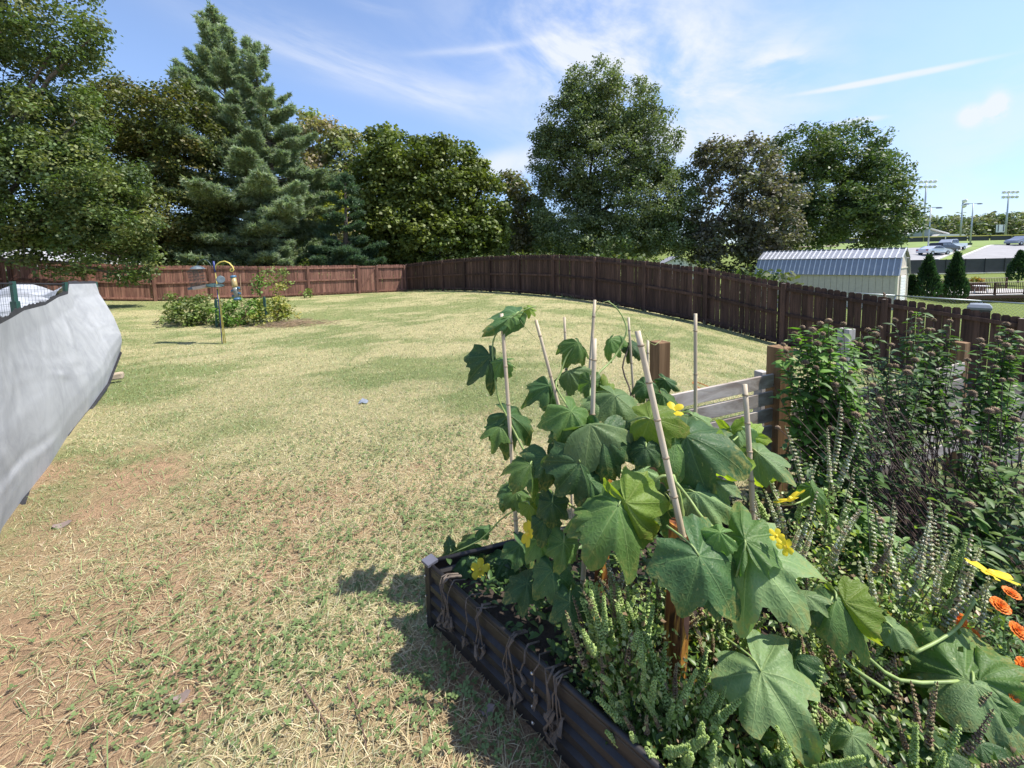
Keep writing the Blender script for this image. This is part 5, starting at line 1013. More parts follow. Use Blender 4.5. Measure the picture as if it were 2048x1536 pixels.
LS=[ # petiole u v depth, length px, tip angle, tilt, yaw | material fold curl wave lobing aspect
 (((0.017,1.92,1.439),(-0.69,-0.66,-0.29),(0.47,-0.72,0.51),0.187),Dk,.9,.3,.06,1.0,.6),(((-0.016,1.9,1.433),(0.86,0.38,0.33),(0.01,-0.66,0.75),0.085),G_,.5,.3,.05,1.,.8),(((0.08,1.9,1.465),(0.67,-0.45,-0.59),(-0.03,-0.82,0.58),0.052),Brt,.3,.2,.05,1.,.8),
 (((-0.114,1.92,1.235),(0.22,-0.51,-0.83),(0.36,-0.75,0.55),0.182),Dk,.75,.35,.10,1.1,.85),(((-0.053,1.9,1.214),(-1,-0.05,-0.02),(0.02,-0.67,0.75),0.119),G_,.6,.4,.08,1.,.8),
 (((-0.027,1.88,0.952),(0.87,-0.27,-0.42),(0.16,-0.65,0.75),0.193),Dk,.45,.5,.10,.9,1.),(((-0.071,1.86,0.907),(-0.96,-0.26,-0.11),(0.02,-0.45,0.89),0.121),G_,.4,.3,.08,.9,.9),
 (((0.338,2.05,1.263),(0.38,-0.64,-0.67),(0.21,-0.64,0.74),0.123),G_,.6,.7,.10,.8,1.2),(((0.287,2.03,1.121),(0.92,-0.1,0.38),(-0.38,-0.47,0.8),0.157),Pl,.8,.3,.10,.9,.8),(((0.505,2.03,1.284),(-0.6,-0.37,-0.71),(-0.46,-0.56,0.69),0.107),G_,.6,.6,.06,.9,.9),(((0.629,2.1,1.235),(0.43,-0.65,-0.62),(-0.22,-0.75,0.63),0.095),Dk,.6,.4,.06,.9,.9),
 (((0.178,1.98,1.06),(-0.05,-0.68,-0.73),(0.24,-0.72,0.65),0.144),Dk,.6,.4,.10,1.1,1.1),(((0.451,1.76,1.083),(0.81,-0.48,-0.34),(0.01,-0.57,0.82),0.189),Pl,.35,.45,.05,.7,1.1),(((0.383,1.78,1.054),(-0.95,-0.29,-0.14),(0.04,-0.54,0.84),0.102),Pl,.3,.3,.05,.8,1.),(((0.429,1.82,1.067),(0,0.4,0.91),(-0.21,-0.89,0.4),0.105),Brt,.5,.2,.05,.9,.7),
 (((0.223,1.531,1.102),(0.53,-0.61,-0.59),(0.14,-0.62,0.77),0.149),G_,.3,.6,.10,.6,1.1),(((0.197,1.549,1.038),(-0.56,-0.71,-0.42),(0.37,-0.67,0.65),0.097),Dk,.5,.4,.08,.9,.9),(((0.284,1.461,1.074),(1,0,0.08),(-0.07,-0.37,0.93),0.215),Pl,.9,.25,.06,.8,.75),(((0.504,1.443,1.099),(0.87,-0.5,0.02),(-0.4,-0.68,0.61),0.148),Brt,.4,.35,.05,.7,.9),
 (((0.331,1.461,1.037),(-0.06,-0.67,-0.74),(-0.31,-0.69,0.65),0.175),Dk,.35,.5,.08,.7,1.),(((0.423,1.496,1.012),(-0.68,-0.22,-0.7),(-0.53,-0.51,0.68),0.131),Dk,.4,.4,.08,.8,1.),(((0.629,1.42,1.042),(0.73,-0.69,-0.04),(-0.41,-0.48,0.77),0.227),Dk,.35,.5,.06,.55,1.0),(((0.589,1.42,1.018),(-0.37,-0.73,-0.58),(-0.09,-0.6,0.8),0.149),G_,.35,.5,.06,.6,1.1),(((0.742,1.42,0.937),(0.46,-0.06,-0.88),(-0.63,-0.72,-0.28),0.174),Brt,.5,.35,.10,.7,.7),
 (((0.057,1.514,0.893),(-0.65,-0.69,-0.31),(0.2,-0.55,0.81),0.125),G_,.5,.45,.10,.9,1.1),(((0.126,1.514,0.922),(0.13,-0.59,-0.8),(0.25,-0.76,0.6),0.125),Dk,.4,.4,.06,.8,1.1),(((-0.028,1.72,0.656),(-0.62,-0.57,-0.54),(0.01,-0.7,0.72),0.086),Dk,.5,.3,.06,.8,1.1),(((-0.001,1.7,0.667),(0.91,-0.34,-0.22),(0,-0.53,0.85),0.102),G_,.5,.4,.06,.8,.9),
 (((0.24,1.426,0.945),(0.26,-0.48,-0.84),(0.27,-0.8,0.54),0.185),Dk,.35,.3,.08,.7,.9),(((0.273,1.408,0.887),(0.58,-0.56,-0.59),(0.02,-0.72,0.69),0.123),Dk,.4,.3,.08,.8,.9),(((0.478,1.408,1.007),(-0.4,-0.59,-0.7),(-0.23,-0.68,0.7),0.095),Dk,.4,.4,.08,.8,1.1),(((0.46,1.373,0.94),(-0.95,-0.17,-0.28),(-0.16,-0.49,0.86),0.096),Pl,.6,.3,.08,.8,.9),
 (((0.339,1.267,0.875),(-0.68,-0.63,-0.38),(0.01,-0.52,0.85),0.222),G_,.55,.5,.06,.9,.95),(((0.365,1.267,0.887),(0.45,-0.49,-0.75),(-0.45,-0.85,0.28),0.177),Brt,.5,.5,.10,.8,.9),(((0.308,1.285,0.824),(-0.96,-0.28,-0.04),(0.15,-0.62,0.77),0.153),G_,.5,.4,.08,.9,.8),
 (((0.956,1.66,0.97),(-0.98,0.12,-0.17),(-0.2,-0.35,0.91),0.145),Pl,.7,.3,.08,.8,.8),(((0.923,1.65,0.953),(0.2,0,-0.98),(-0.49,-0.87,-0.11),0.087),Brt,.3,.2,.06,1.0,1.),(((0.994,1.66,0.934),(0.8,-0.54,-0.26),(-0.5,-0.84,0.2),0.116),Brt,.35,.3,.08,1.0,.9),(((0.977,1.55,0.906),(0.31,-0.93,-0.2),(-0.47,-0.33,0.82),0.167),Pl,.55,.4,.05,.6,.75),(((1.007,1.57,0.799),(0.05,0.16,-0.99),(-0.53,-0.83,-0.16),0.102),Brt,.2,.2,.06,1.4,1.),
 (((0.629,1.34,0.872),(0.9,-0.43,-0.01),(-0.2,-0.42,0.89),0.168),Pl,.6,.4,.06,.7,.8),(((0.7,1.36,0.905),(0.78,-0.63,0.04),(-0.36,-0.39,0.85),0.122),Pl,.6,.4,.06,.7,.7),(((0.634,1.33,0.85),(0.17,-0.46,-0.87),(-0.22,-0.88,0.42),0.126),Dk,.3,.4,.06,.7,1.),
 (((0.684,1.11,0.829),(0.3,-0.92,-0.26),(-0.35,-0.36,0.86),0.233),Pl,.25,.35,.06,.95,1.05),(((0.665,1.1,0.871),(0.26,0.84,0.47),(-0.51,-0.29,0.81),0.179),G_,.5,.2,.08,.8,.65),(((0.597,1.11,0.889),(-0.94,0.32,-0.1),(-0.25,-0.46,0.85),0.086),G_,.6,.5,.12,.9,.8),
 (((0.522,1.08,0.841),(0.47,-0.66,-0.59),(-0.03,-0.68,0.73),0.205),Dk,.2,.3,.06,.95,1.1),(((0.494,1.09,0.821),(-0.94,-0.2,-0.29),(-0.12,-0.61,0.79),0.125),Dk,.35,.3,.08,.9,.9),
 (((1.001,1.17,0.612),(-0.72,-0.59,-0.37),(-0.25,-0.29,0.93),0.140),G_,.6,.6,.06,.55,1.3),(((1.021,1.16,0.612),(0.14,-0.85,-0.5),(-0.83,-0.38,0.41),0.133),Brt,.5,.5,.08,.6,.8),(((0.982,1.17,0.604),(-0.94,-0.14,-0.31),(-0.21,-0.47,0.86),0.126),Dk,.6,.6,.06,.6,.8),(((0.91,1.18,0.622),(0.98,-0.17,0.11),(-0.14,-0.19,0.97),0.103),Pl,.5,.2,.05,.6,.6),
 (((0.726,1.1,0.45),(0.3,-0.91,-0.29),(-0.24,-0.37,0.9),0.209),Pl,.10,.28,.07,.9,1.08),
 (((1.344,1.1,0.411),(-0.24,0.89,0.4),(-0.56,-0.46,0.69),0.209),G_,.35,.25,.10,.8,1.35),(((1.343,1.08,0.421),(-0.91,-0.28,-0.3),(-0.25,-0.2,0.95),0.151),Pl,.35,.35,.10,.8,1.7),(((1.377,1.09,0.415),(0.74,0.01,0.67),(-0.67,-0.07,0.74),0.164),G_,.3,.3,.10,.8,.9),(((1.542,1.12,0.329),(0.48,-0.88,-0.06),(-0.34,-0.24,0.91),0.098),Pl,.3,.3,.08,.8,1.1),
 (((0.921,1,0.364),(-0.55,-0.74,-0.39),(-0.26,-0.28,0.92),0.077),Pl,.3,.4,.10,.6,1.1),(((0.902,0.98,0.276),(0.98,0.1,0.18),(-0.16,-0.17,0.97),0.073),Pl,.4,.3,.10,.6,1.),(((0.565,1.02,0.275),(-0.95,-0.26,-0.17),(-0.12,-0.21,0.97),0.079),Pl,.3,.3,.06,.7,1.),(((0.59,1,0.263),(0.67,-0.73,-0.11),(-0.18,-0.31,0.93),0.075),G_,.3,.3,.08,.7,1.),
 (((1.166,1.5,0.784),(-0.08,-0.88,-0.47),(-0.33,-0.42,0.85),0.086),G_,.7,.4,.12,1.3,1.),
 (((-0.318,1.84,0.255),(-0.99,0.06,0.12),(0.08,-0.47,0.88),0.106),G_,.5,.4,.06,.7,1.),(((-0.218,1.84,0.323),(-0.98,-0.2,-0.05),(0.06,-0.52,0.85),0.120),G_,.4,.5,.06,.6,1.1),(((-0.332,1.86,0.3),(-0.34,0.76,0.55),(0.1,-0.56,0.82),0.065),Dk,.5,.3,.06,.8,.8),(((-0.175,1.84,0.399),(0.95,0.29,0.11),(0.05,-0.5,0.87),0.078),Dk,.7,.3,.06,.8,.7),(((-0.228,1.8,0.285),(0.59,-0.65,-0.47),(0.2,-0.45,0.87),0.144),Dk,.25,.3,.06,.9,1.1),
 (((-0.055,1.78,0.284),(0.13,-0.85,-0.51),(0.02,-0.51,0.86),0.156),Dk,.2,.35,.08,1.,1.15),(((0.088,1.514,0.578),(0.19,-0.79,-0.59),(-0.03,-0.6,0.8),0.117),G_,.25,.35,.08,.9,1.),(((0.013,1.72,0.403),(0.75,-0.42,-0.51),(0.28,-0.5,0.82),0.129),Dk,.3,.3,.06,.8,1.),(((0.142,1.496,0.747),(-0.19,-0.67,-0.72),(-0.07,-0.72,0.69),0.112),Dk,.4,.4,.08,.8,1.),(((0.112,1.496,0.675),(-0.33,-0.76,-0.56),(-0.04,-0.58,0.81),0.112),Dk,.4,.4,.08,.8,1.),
 (((0.177,1.426,0.631),(-0.2,-0.72,-0.66),(0.07,-0.69,0.72),0.118),G_,.3,.4,.08,.8,.9),(((0.132,1.426,0.521),(0.04,-0.82,-0.57),(-0.05,-0.57,0.82),0.143),Dk,.3,.4,.06,.7,1.),(((0.186,1.338,0.468),(-0.12,-0.78,-0.62),(-0.08,-0.61,0.79),0.120),Dk,.3,.3,.06,.8,1.),(((0.037,1.461,0.442),(-0.94,-0.32,-0.14),(-0.01,-0.38,0.92),0.128),Dk,.3,.3,.06,.8,1.),(((0.056,1.566,0.693),(0.67,-0.64,-0.38),(-0.02,-0.52,0.85),0.082),Brt,.5,.3,.06,.9,.9),(((0.11,1.584,0.735),(0.98,-0.19,-0.06),(-0.03,-0.45,0.89),0.079),G_,.5,.3,.06,.9,.8),
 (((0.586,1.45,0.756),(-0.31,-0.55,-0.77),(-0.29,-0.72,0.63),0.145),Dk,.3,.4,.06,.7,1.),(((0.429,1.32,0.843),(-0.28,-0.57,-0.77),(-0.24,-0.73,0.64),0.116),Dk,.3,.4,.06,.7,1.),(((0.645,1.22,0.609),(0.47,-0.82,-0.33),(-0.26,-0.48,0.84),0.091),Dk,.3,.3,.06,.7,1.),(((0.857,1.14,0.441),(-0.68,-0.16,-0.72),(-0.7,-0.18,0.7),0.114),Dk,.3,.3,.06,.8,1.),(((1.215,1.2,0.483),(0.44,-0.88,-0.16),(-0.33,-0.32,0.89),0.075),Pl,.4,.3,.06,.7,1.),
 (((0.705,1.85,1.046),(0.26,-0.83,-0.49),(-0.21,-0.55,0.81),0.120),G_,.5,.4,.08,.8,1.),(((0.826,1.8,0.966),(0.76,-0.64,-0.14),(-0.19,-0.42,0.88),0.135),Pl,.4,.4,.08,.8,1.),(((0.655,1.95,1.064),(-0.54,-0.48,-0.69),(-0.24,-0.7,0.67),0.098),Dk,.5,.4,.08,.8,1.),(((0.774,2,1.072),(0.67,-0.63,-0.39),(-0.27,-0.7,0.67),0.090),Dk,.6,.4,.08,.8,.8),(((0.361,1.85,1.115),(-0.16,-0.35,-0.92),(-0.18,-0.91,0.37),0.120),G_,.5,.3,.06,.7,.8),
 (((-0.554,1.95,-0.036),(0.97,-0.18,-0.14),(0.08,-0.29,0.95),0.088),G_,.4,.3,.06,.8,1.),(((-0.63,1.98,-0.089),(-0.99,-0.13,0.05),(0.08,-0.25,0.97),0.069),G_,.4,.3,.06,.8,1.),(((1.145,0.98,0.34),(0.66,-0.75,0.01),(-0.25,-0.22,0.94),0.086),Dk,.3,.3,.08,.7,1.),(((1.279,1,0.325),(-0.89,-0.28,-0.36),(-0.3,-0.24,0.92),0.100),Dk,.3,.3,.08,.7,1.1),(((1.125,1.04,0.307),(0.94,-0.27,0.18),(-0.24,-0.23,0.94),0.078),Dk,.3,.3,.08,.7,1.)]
for k,(sp_l,m,fo,cu,wa,lo,asp) in enumerate(LS): gourd_leaf(gv,(*sp_l[:3],sp_l[3]*(.80 if k>36 and sp_l[3]>.1 else .88)),m,fo*1.4+.12*random.random(),cu*1.35,wa*2.0,lo*.85,k+1,asp)
M_STEM=plain('vine_stem',(.24,.32,.10),.5,var=.2,scale=20); M_STEMY=plain('pale_flower_stalk',(.38,.42,.13),.5,var=.15); M_TEND=plain('tendril',(.35,.40,.14),.5)
def stem(P,r0,r1,m=None,nm='stem',sub=3):
    P=[Vector(p) for p in P]; Q=[]
    for i in range(len(P)-1):
        p0=P[max(i-1,0)];p1=P[i];p2=P[i+1];p3=P[min(i+2,len(P)-1)]
        for s in range(sub): t_=s/sub; Q.append(.5*((2*p1)+(p2-p0)*t_+(2*p0-5*p1+4*p2-p3)*t_*t_+(3*p1-p0-3*p2+p3)*t_**3))
    Q.append(P[-1]); b=MB(); b.tube(Q,[r0+(r1-r0)*i/(len(Q)-1) for i in range(len(Q))],6); b.build(nm,m or M_STEM,gv,True); return Q
stem([(0.114,1.9,1.479),(0.049,1.9,1.456),(-0.017,1.9,1.414),(-0.087,1.92,1.334),(-0.101,1.92,1.235),(-0.081,1.9,1.046),(-0.041,1.88,0.953),(0.045,1.8,0.802),(0.088,1.75,0.743),(0.173,1.7,0.628)],.003,.006)
stem([(0.491,2.05,1.479),(0.535,2.05,1.445),(0.577,2.05,1.379),(0.582,2.03,1.309),(0.513,2,1.195),(0.395,1.9,1.123),(0.351,1.8,1.048),(0.374,1.7,0.925),(0.436,1.6,0.817),(0.527,1.5,0.746)],.003,.007)
stem([(0.322,2.05,1.253),(0.275,2.05,1.187),(0.239,2.02,1.104),(0.213,1.98,1.059),(0.258,1.8,1.002)],.004,.005)
stem([(0.623,2.1,1.236),(0.57,2.05,1.128),(0.6,2,0.997),(0.517,1.9,0.933)],.004,.005,M_BARK)
q=stem([(0.193,1.58,0.872),(0.177,1.57,0.807),(0.184,1.56,0.748),(0.219,1.55,0.7),(0.286,1.53,0.673),(0.36,1.5,0.683),(0.437,1.46,0.716),(0.522,1.42,0.725)],.0045,.0055,M_STEMY,'flower_stalk',5)
b=MB(); rr=random.Random(3)
for k in range(1,len(q)-6):
    a_=rr.uniform(0,6.28); o=Vector((math.cos(a_),-.4,math.sin(a_)))*.014; b.tube([q[k],q[k]+o],[.003,.0018],5)
b.build('bud',M_STEMY,gv)
M_BUD=plain('pale_flower_bud',(.55,.58,.22),.5)
for dx,dz,s in ((-.012,.004,.011),(.006,.012,.010),(.02,.008,.014),(.0,-.006,.009),(.012,-.002,.008)):
    b=MB(); b.lathe(q[0]+Vector((dx,-.006,dz)),[(.002,-s),(s*.6,-s*.4),(s*.65,s*.2),(.002,s)],8); b.build('bud',M_BUD,gv,True)
stem([(0.566,1.36,0.917),(0.522,1.36,0.924),(0.492,1.36,0.895),(0.487,1.37,0.819),(0.504,1.4,0.751),(0.533,1.4,0.789),(0.547,1.4,0.837)],.006,.003)
stem([(0.562,1.34,0.91),(0.603,1.32,0.857),(0.613,1.25,0.84),(0.621,1.14,0.859),(0.684,1.11,0.832)],.006,.005)
stem([(0.557,1.36,0.927),(0.581,1.34,0.827),(0.581,1.32,0.711),(0.565,1.32,0.485),(0.558,1.34,0.27)],.008,.010)
stem([(0.808,1.5,0.945),(0.924,1.62,0.931),(0.985,1.66,0.934),(0.997,1.6,0.891),(1.022,1.57,0.82),(1.03,1.5,0.735),(1.064,1.45,0.75),(1.168,1.5,0.753)],.004,.003)
stem([(0.684,1.11,0.826),(0.732,1.13,0.752),(0.91,1.2,0.586),(0.986,1.17,0.527),(1.058,1.14,0.471),(1.158,1.11,0.4),(1.344,1.1,0.404)],.006,.005)
stem([(0.855,1.2,0.544),(0.964,1.18,0.483),(1.029,1.14,0.42),(1.12,1.1,0.371)],.006,.006)
stem([(1.327,1.06,0.325),(1.371,1.04,0.309),(1.423,1,0.275)],.006,.007)
stem([(-0.215,1.62,0.099),(-0.177,1.74,0.194),(-0.082,1.7,0.227),(0.007,1.66,0.176),(0.04,1.64,0.17),(0.116,1.62,0.245),(0.18,1.6,0.354),(0.224,1.6,0.421)],.003,.004)
stem([(-0.33,1.84,0.273),(-0.179,1.82,0.358),(-0.079,1.8,0.471),(-0.007,1.78,0.533),(0.064,1.78,0.561)],.003,.004)
stem([(1.24,1.15,0.447),(1.35,1.18,0.457),(1.434,1.2,0.487),(1.476,1.2,0.574)],.005,.004)
for P in ([(0.504,2.05,1.479),(0.466,2.05,1.469),(0.446,2.08,1.43),(0.411,2.1,1.375)],[(0.036,1.9,1.413),(0.072,1.92,1.36),(0.121,1.95,1.304)],[(0.759,1.85,1.405),(0.649,1.8,1.299),(0.515,1.6,1.427)],[(0.539,1.38,0.85),(0.554,1.37,0.827),(0.545,1.37,0.789),(0.56,1.36,0.758)],[(1.171,1.5,0.69),(1.183,1.45,0.642),(1.219,1.4,0.627)]): stem(P,.0016,.001,M_TEND,'tendril',4)
# petioles: from every leaf down toward the stems
for k,(s_,m,*_r) in enumerate(LS):
    if k%2==0: 
        p=Vector(s_[0]); tv=Vector(s_[1]); e=p-tv*s_[3]*.5+Vector((random.uniform(-.02,.02),.05,-.05)); stem([p,p-tv*s_[3]*.15+Vector((0,.01,.0)),e],.003,.0035,None,'petiole')
M_PET=None
t=NT('yellow_petal'); t.base(t.mix(t.noise(30,3),(.80,.60,.02),(.92,.74,.05))); t.b.inputs['Roughness'].default_value=.5; tr=t.n('ShaderNodeBsdfTranslucent'); tr.inputs[0].default_value=(.95,.75,.04,1); ms=t.n('ShaderNodeMixShader'); ms.inputs[0].default_value=.4; t.l(t.b.outputs[0],ms.inputs[1]); t.l(tr.outputs[0],ms.inputs[2]); t.l(ms.outputs[0],t.o.inputs[0]); M_PET=t.m
def gflower(spec,seed,cup=.25):
    p,tv,nv,r=spec; p=Vector(p); tv=Vector(tv).normalized(); nv=Vector(nv).normalized(); sv=nv.cross(tv); rr=random.Random(seed); V=[];Fc=[]
    for k in range(5):
        a=k*1.2566+rr.uniform(-.08,.08); d=tv*math.cos(a)+sv*math.sin(a); w=nv.cross(d); cu=cup+rr.uniform(-.2,.25); o=len(V); tw=rr.uniform(-.2,.2)
        for j,(f,wd) in enumerate(((.05,.07),(.3,.25),(.6,.36),(.85,.33),(1.0,.16))):
            for s in (-1,-.35,.35,1): V.append(p+(d*f+w*(wd*s+tw*f*f*.3)+nv*(cu*f-.35*cu*f*f+.06*math.cos(s*3)*f+.04*rr.random()))*r)
        for j in range(4):
            for s in range(3): Fc.append((o+j*4+s,o+j*4+s+1,o+j*4+s+5,o+j*4+s+4))
    b=MB(); b.add(V,Fc); f=b.build('flower',M_PET,gv,True); b=MB(); b.lathe(p+nv*.02*r,[(.16*r,0),(.2*r,.1*r),(.12*r,.25*r),(.02*r,.3*r)],8,nv.to_track_quat('Z','Y').to_matrix()); linkp('flower_centre',b.mesh('flower_centre',plain('flower_centre',(.75,.55,.05),.7)),f,gv)
for k,(s_,cu) in enumerate([(((-0.171,1.7,0.302),(0.06,0.77,0.63),(0.22,-0.63,0.75),0.045),.15),(((0.046,1.46,0.646),(0.29,0.25,0.92),(-0.86,-0.36,0.37),0.047),.25),(((0.662,1.62,1.058),(0.96,0.16,0.23),(-0.16,-0.38,0.91),0.045),.3),(((1.059,1.46,0.753),(0.82,0.57,-0.08),(-0.3,0.54,0.78),0.062),.4),(((0.743,1.08,0.897),(0.52,0.51,0.69),(-0.39,-0.57,0.72),0.020),.5),(((0.765,1.07,0.87),(0.62,-0.15,0.77),(-0.77,-0.28,0.57),0.024),.4),(((1.543,1.22,0.642),(0.93,-0.03,-0.37),(0.37,0.04,0.93),0.061),.35)]): gflower(s_,k,cu)
# ------------------------------------------------------------------ dried vines hanging over the bed's rim
M_DRY=plain('dried_vine',(.12,.095,.075),.9,var=.35,scale=30,bump=.5)
def dried(label,u_list):
    p0=Vector(u_list[0][0][0]); root=thing('dried_vine',p0[:],label,'dried vine','dried vines on the raised bed rim')
    for P,r in u_list:
        P=[Vector(p) for p in P] if isinstance(P,list) else P; b=MB(); b.tube(P,[r*(1-.4*i/len(P)) for i in range(len(P))],5); b.build('strand',M_DRY,root)
        for k in range(2):
            c=P[-1]; b=MB(); pts=[c+Vector((random.gauss(0,.008),random.gauss(0,.006),0)),c+Vector((random.gauss(0,.012),random.gauss(0,.008),-.03)),c+Vector((random.gauss(0,.01),random.gauss(0,.006),-.06))]; b.tube(pts,[.004,.009,.002],5); b.build('shrivelled_leaf',M_DRY,root)
rim=lambda f,up=0.,outw=.02:Vector((-.408+1.368*f-.694*outw,1.745-1.319*f-.72*outw,HB+.02+up))
def hang(f,ln,n,sp=.03):
    out=[]
    for k in range(n):
        f2=f+random.uniform(-sp,sp)*.6; r0_=rim(f2,0,-.06)+Vector((0,0,-.03)); l=ln*random.uniform(.6,1.1); z=[.0,-.03,-l*.5,-l]; o=[.022,.036,.03,.026]
        out.append(([r0_,rim(f2,.004,.0)]+[rim(f2+random.gauss(0,.006),zz,oo) for zz,oo in zip(z,o)],random.uniform(.0022,.005)))
    return out
for lab,f,ln,n in (('dense dried vine tangle near the far corner of the raised bed rim',.085,.20,6),('single dried strand just right of the far tangle on the bed rim',.14,.19,1),('dried vine pair over the bed rim, second tangle from the corner',.205,.15,3),('dried vine hanging in the middle of the visible bed wall',.275,.22,3),('forked dried strand right of the middle of the bed wall',.335,.13,2),('thick dried vine bunch nearest the basil on the bed rim',.39,.20,6)):
    h=hang(f,ln,n); dried(lab,h)
# ------------------------------------------------------------------ basil
M_BCAL=foliage('basil_calyx',.35,.5,tcol=(1.2,1.3,.5)); M_BLEAF=foliage('basil_leaves',.35,.4,tcol=(1.3,1.5,.4),spec=.45)
def spike_mesh(nm,n,r,cols,tip,seed,white=0.):
    SP=.0135 if white else .0098
    rr=np.random.default_rng(seed); V=[];Fc=[];C=[]; L_=n*SP; bend=rr.uniform(-.15,.15)
    for i in range(n):
        f=i/n; z=i*SP; R_=r*1.12*(1-.55*f); x0=bend*z*z*6; col=np.array(cols[rr.integers(0,len(cols))])*(1-f*.25)+np.array(tip)*f*.25
        for k in range(6):
            a=k*1.047+i*.52; d=np.array((math.cos(a),math.sin(a),.25)); s=np.array((-math.sin(a),math.cos(a),0)); p=np.array((x0,0,z)); o=len(V); R2=R_*rr.uniform(.8,1.15); q=R2*.52
            V+=[p+d*R2*.02,p+d*R2*.6+s*q+(0,0,q*.2),p+d*R2*.65+(0,0,q),p+d*R2*.6-s*q+(0,0,q*.2),p+d*R2*.6-(0,0,q*.7),p+d*R2*1.05-(0,0,q*.1)]
            Fc+=[(o,o+1,o+2),(o,o+2,o+3),(o,o+3,o+4),(o,o+4,o+1),(o+5,o+2,o+1),(o+5,o+3,o+2),(o+5,o+4,o+3),(o+5,o+1,o+4)]
            cc=col*rr.uniform(.8,1.25); 
            if rr.random()<white: cc=np.array((.75,.75,.72))
            C+=[cc]*6
    # stalk
    o=len(V); 
    for z in (-.03,L_):
        for k in range(4): V.append(np.array((.0016*math.cos(k*1.57)+(bend*z*z*6 if z>0 else 0),.0016*math.sin(k*1.57),z))); C.append(np.array(cols[0])*.8)
    for k in range(4): Fc+=[(o+k,o+(k+1)%4,o+4+(k+1)%4),(o+k,o+4+(k+1)%4,o+4+k)]
    return npmesh(nm,np.array(V),np.array(Fc),M_BCAL,np.array(C))
GRN=[(.42,.53,.19),(.48,.58,.24),(.35,.46,.15)]; BRN=[(.30,.20,.14),(.36,.26,.17),(.24,.15,.11),(.36,.36,.17)]; WHT=[(.44,.47,.27),(.52,.50,.36),(.34,.40,.18),(.40,.33,.22)]
SPK={'g':[spike_mesh('flower_spike',n,r,GRN,(.35,.45,.15),i) for i,(n,r) in enumerate([(15,.0125),(12,.011),(18,.012),(9,.012)])],'b':[spike_mesh('flower_spike',n,r,BRN,(.3,.35,.12),i+9) for i,(n,r) in enumerate([(14,.010),(11,.009),(17,.010)])],'w':[spike_mesh('flower_spike',n,r,WHT,(.5,.5,.4),i+19,.14) for i,(n,r) in enumerate([(16,.0115),(12,.011),(20,.0115)])]}
def lance(p,d,nv,l,w,col,V,Fc,C,fold=.25):
    d=d/np.linalg.norm(d); s=np.cross(nv,d); s/=np.linalg.norm(s)+1e-9; n=np.cross(d,s); o=len(V)
    V+=[p,p+d*l*.35+s*w*.5+n*w*fold,p+d*l*.4-n*0,p+d*l*.35-s*w*.5+n*w*fold,p+d*l*.72+s*w*.36+n*w*fold*.6-n*l*.05,p+d*l*.72-n*l*.06,p+d*l*.72-s*w*.36+n*w*fold*.6-n*l*.05,p+d*l-n*l*.16]
    Fc+=[(o,o+1,o+2),(o,o+2,o+3),(o+1,o+4,o+5),(o+1,o+5,o+2),(o+2,o+5,o+6),(o+2,o+6,o+3),(o+4,o+7,o+5),(o+5,o+7,o+6)]; C+=[col]*8
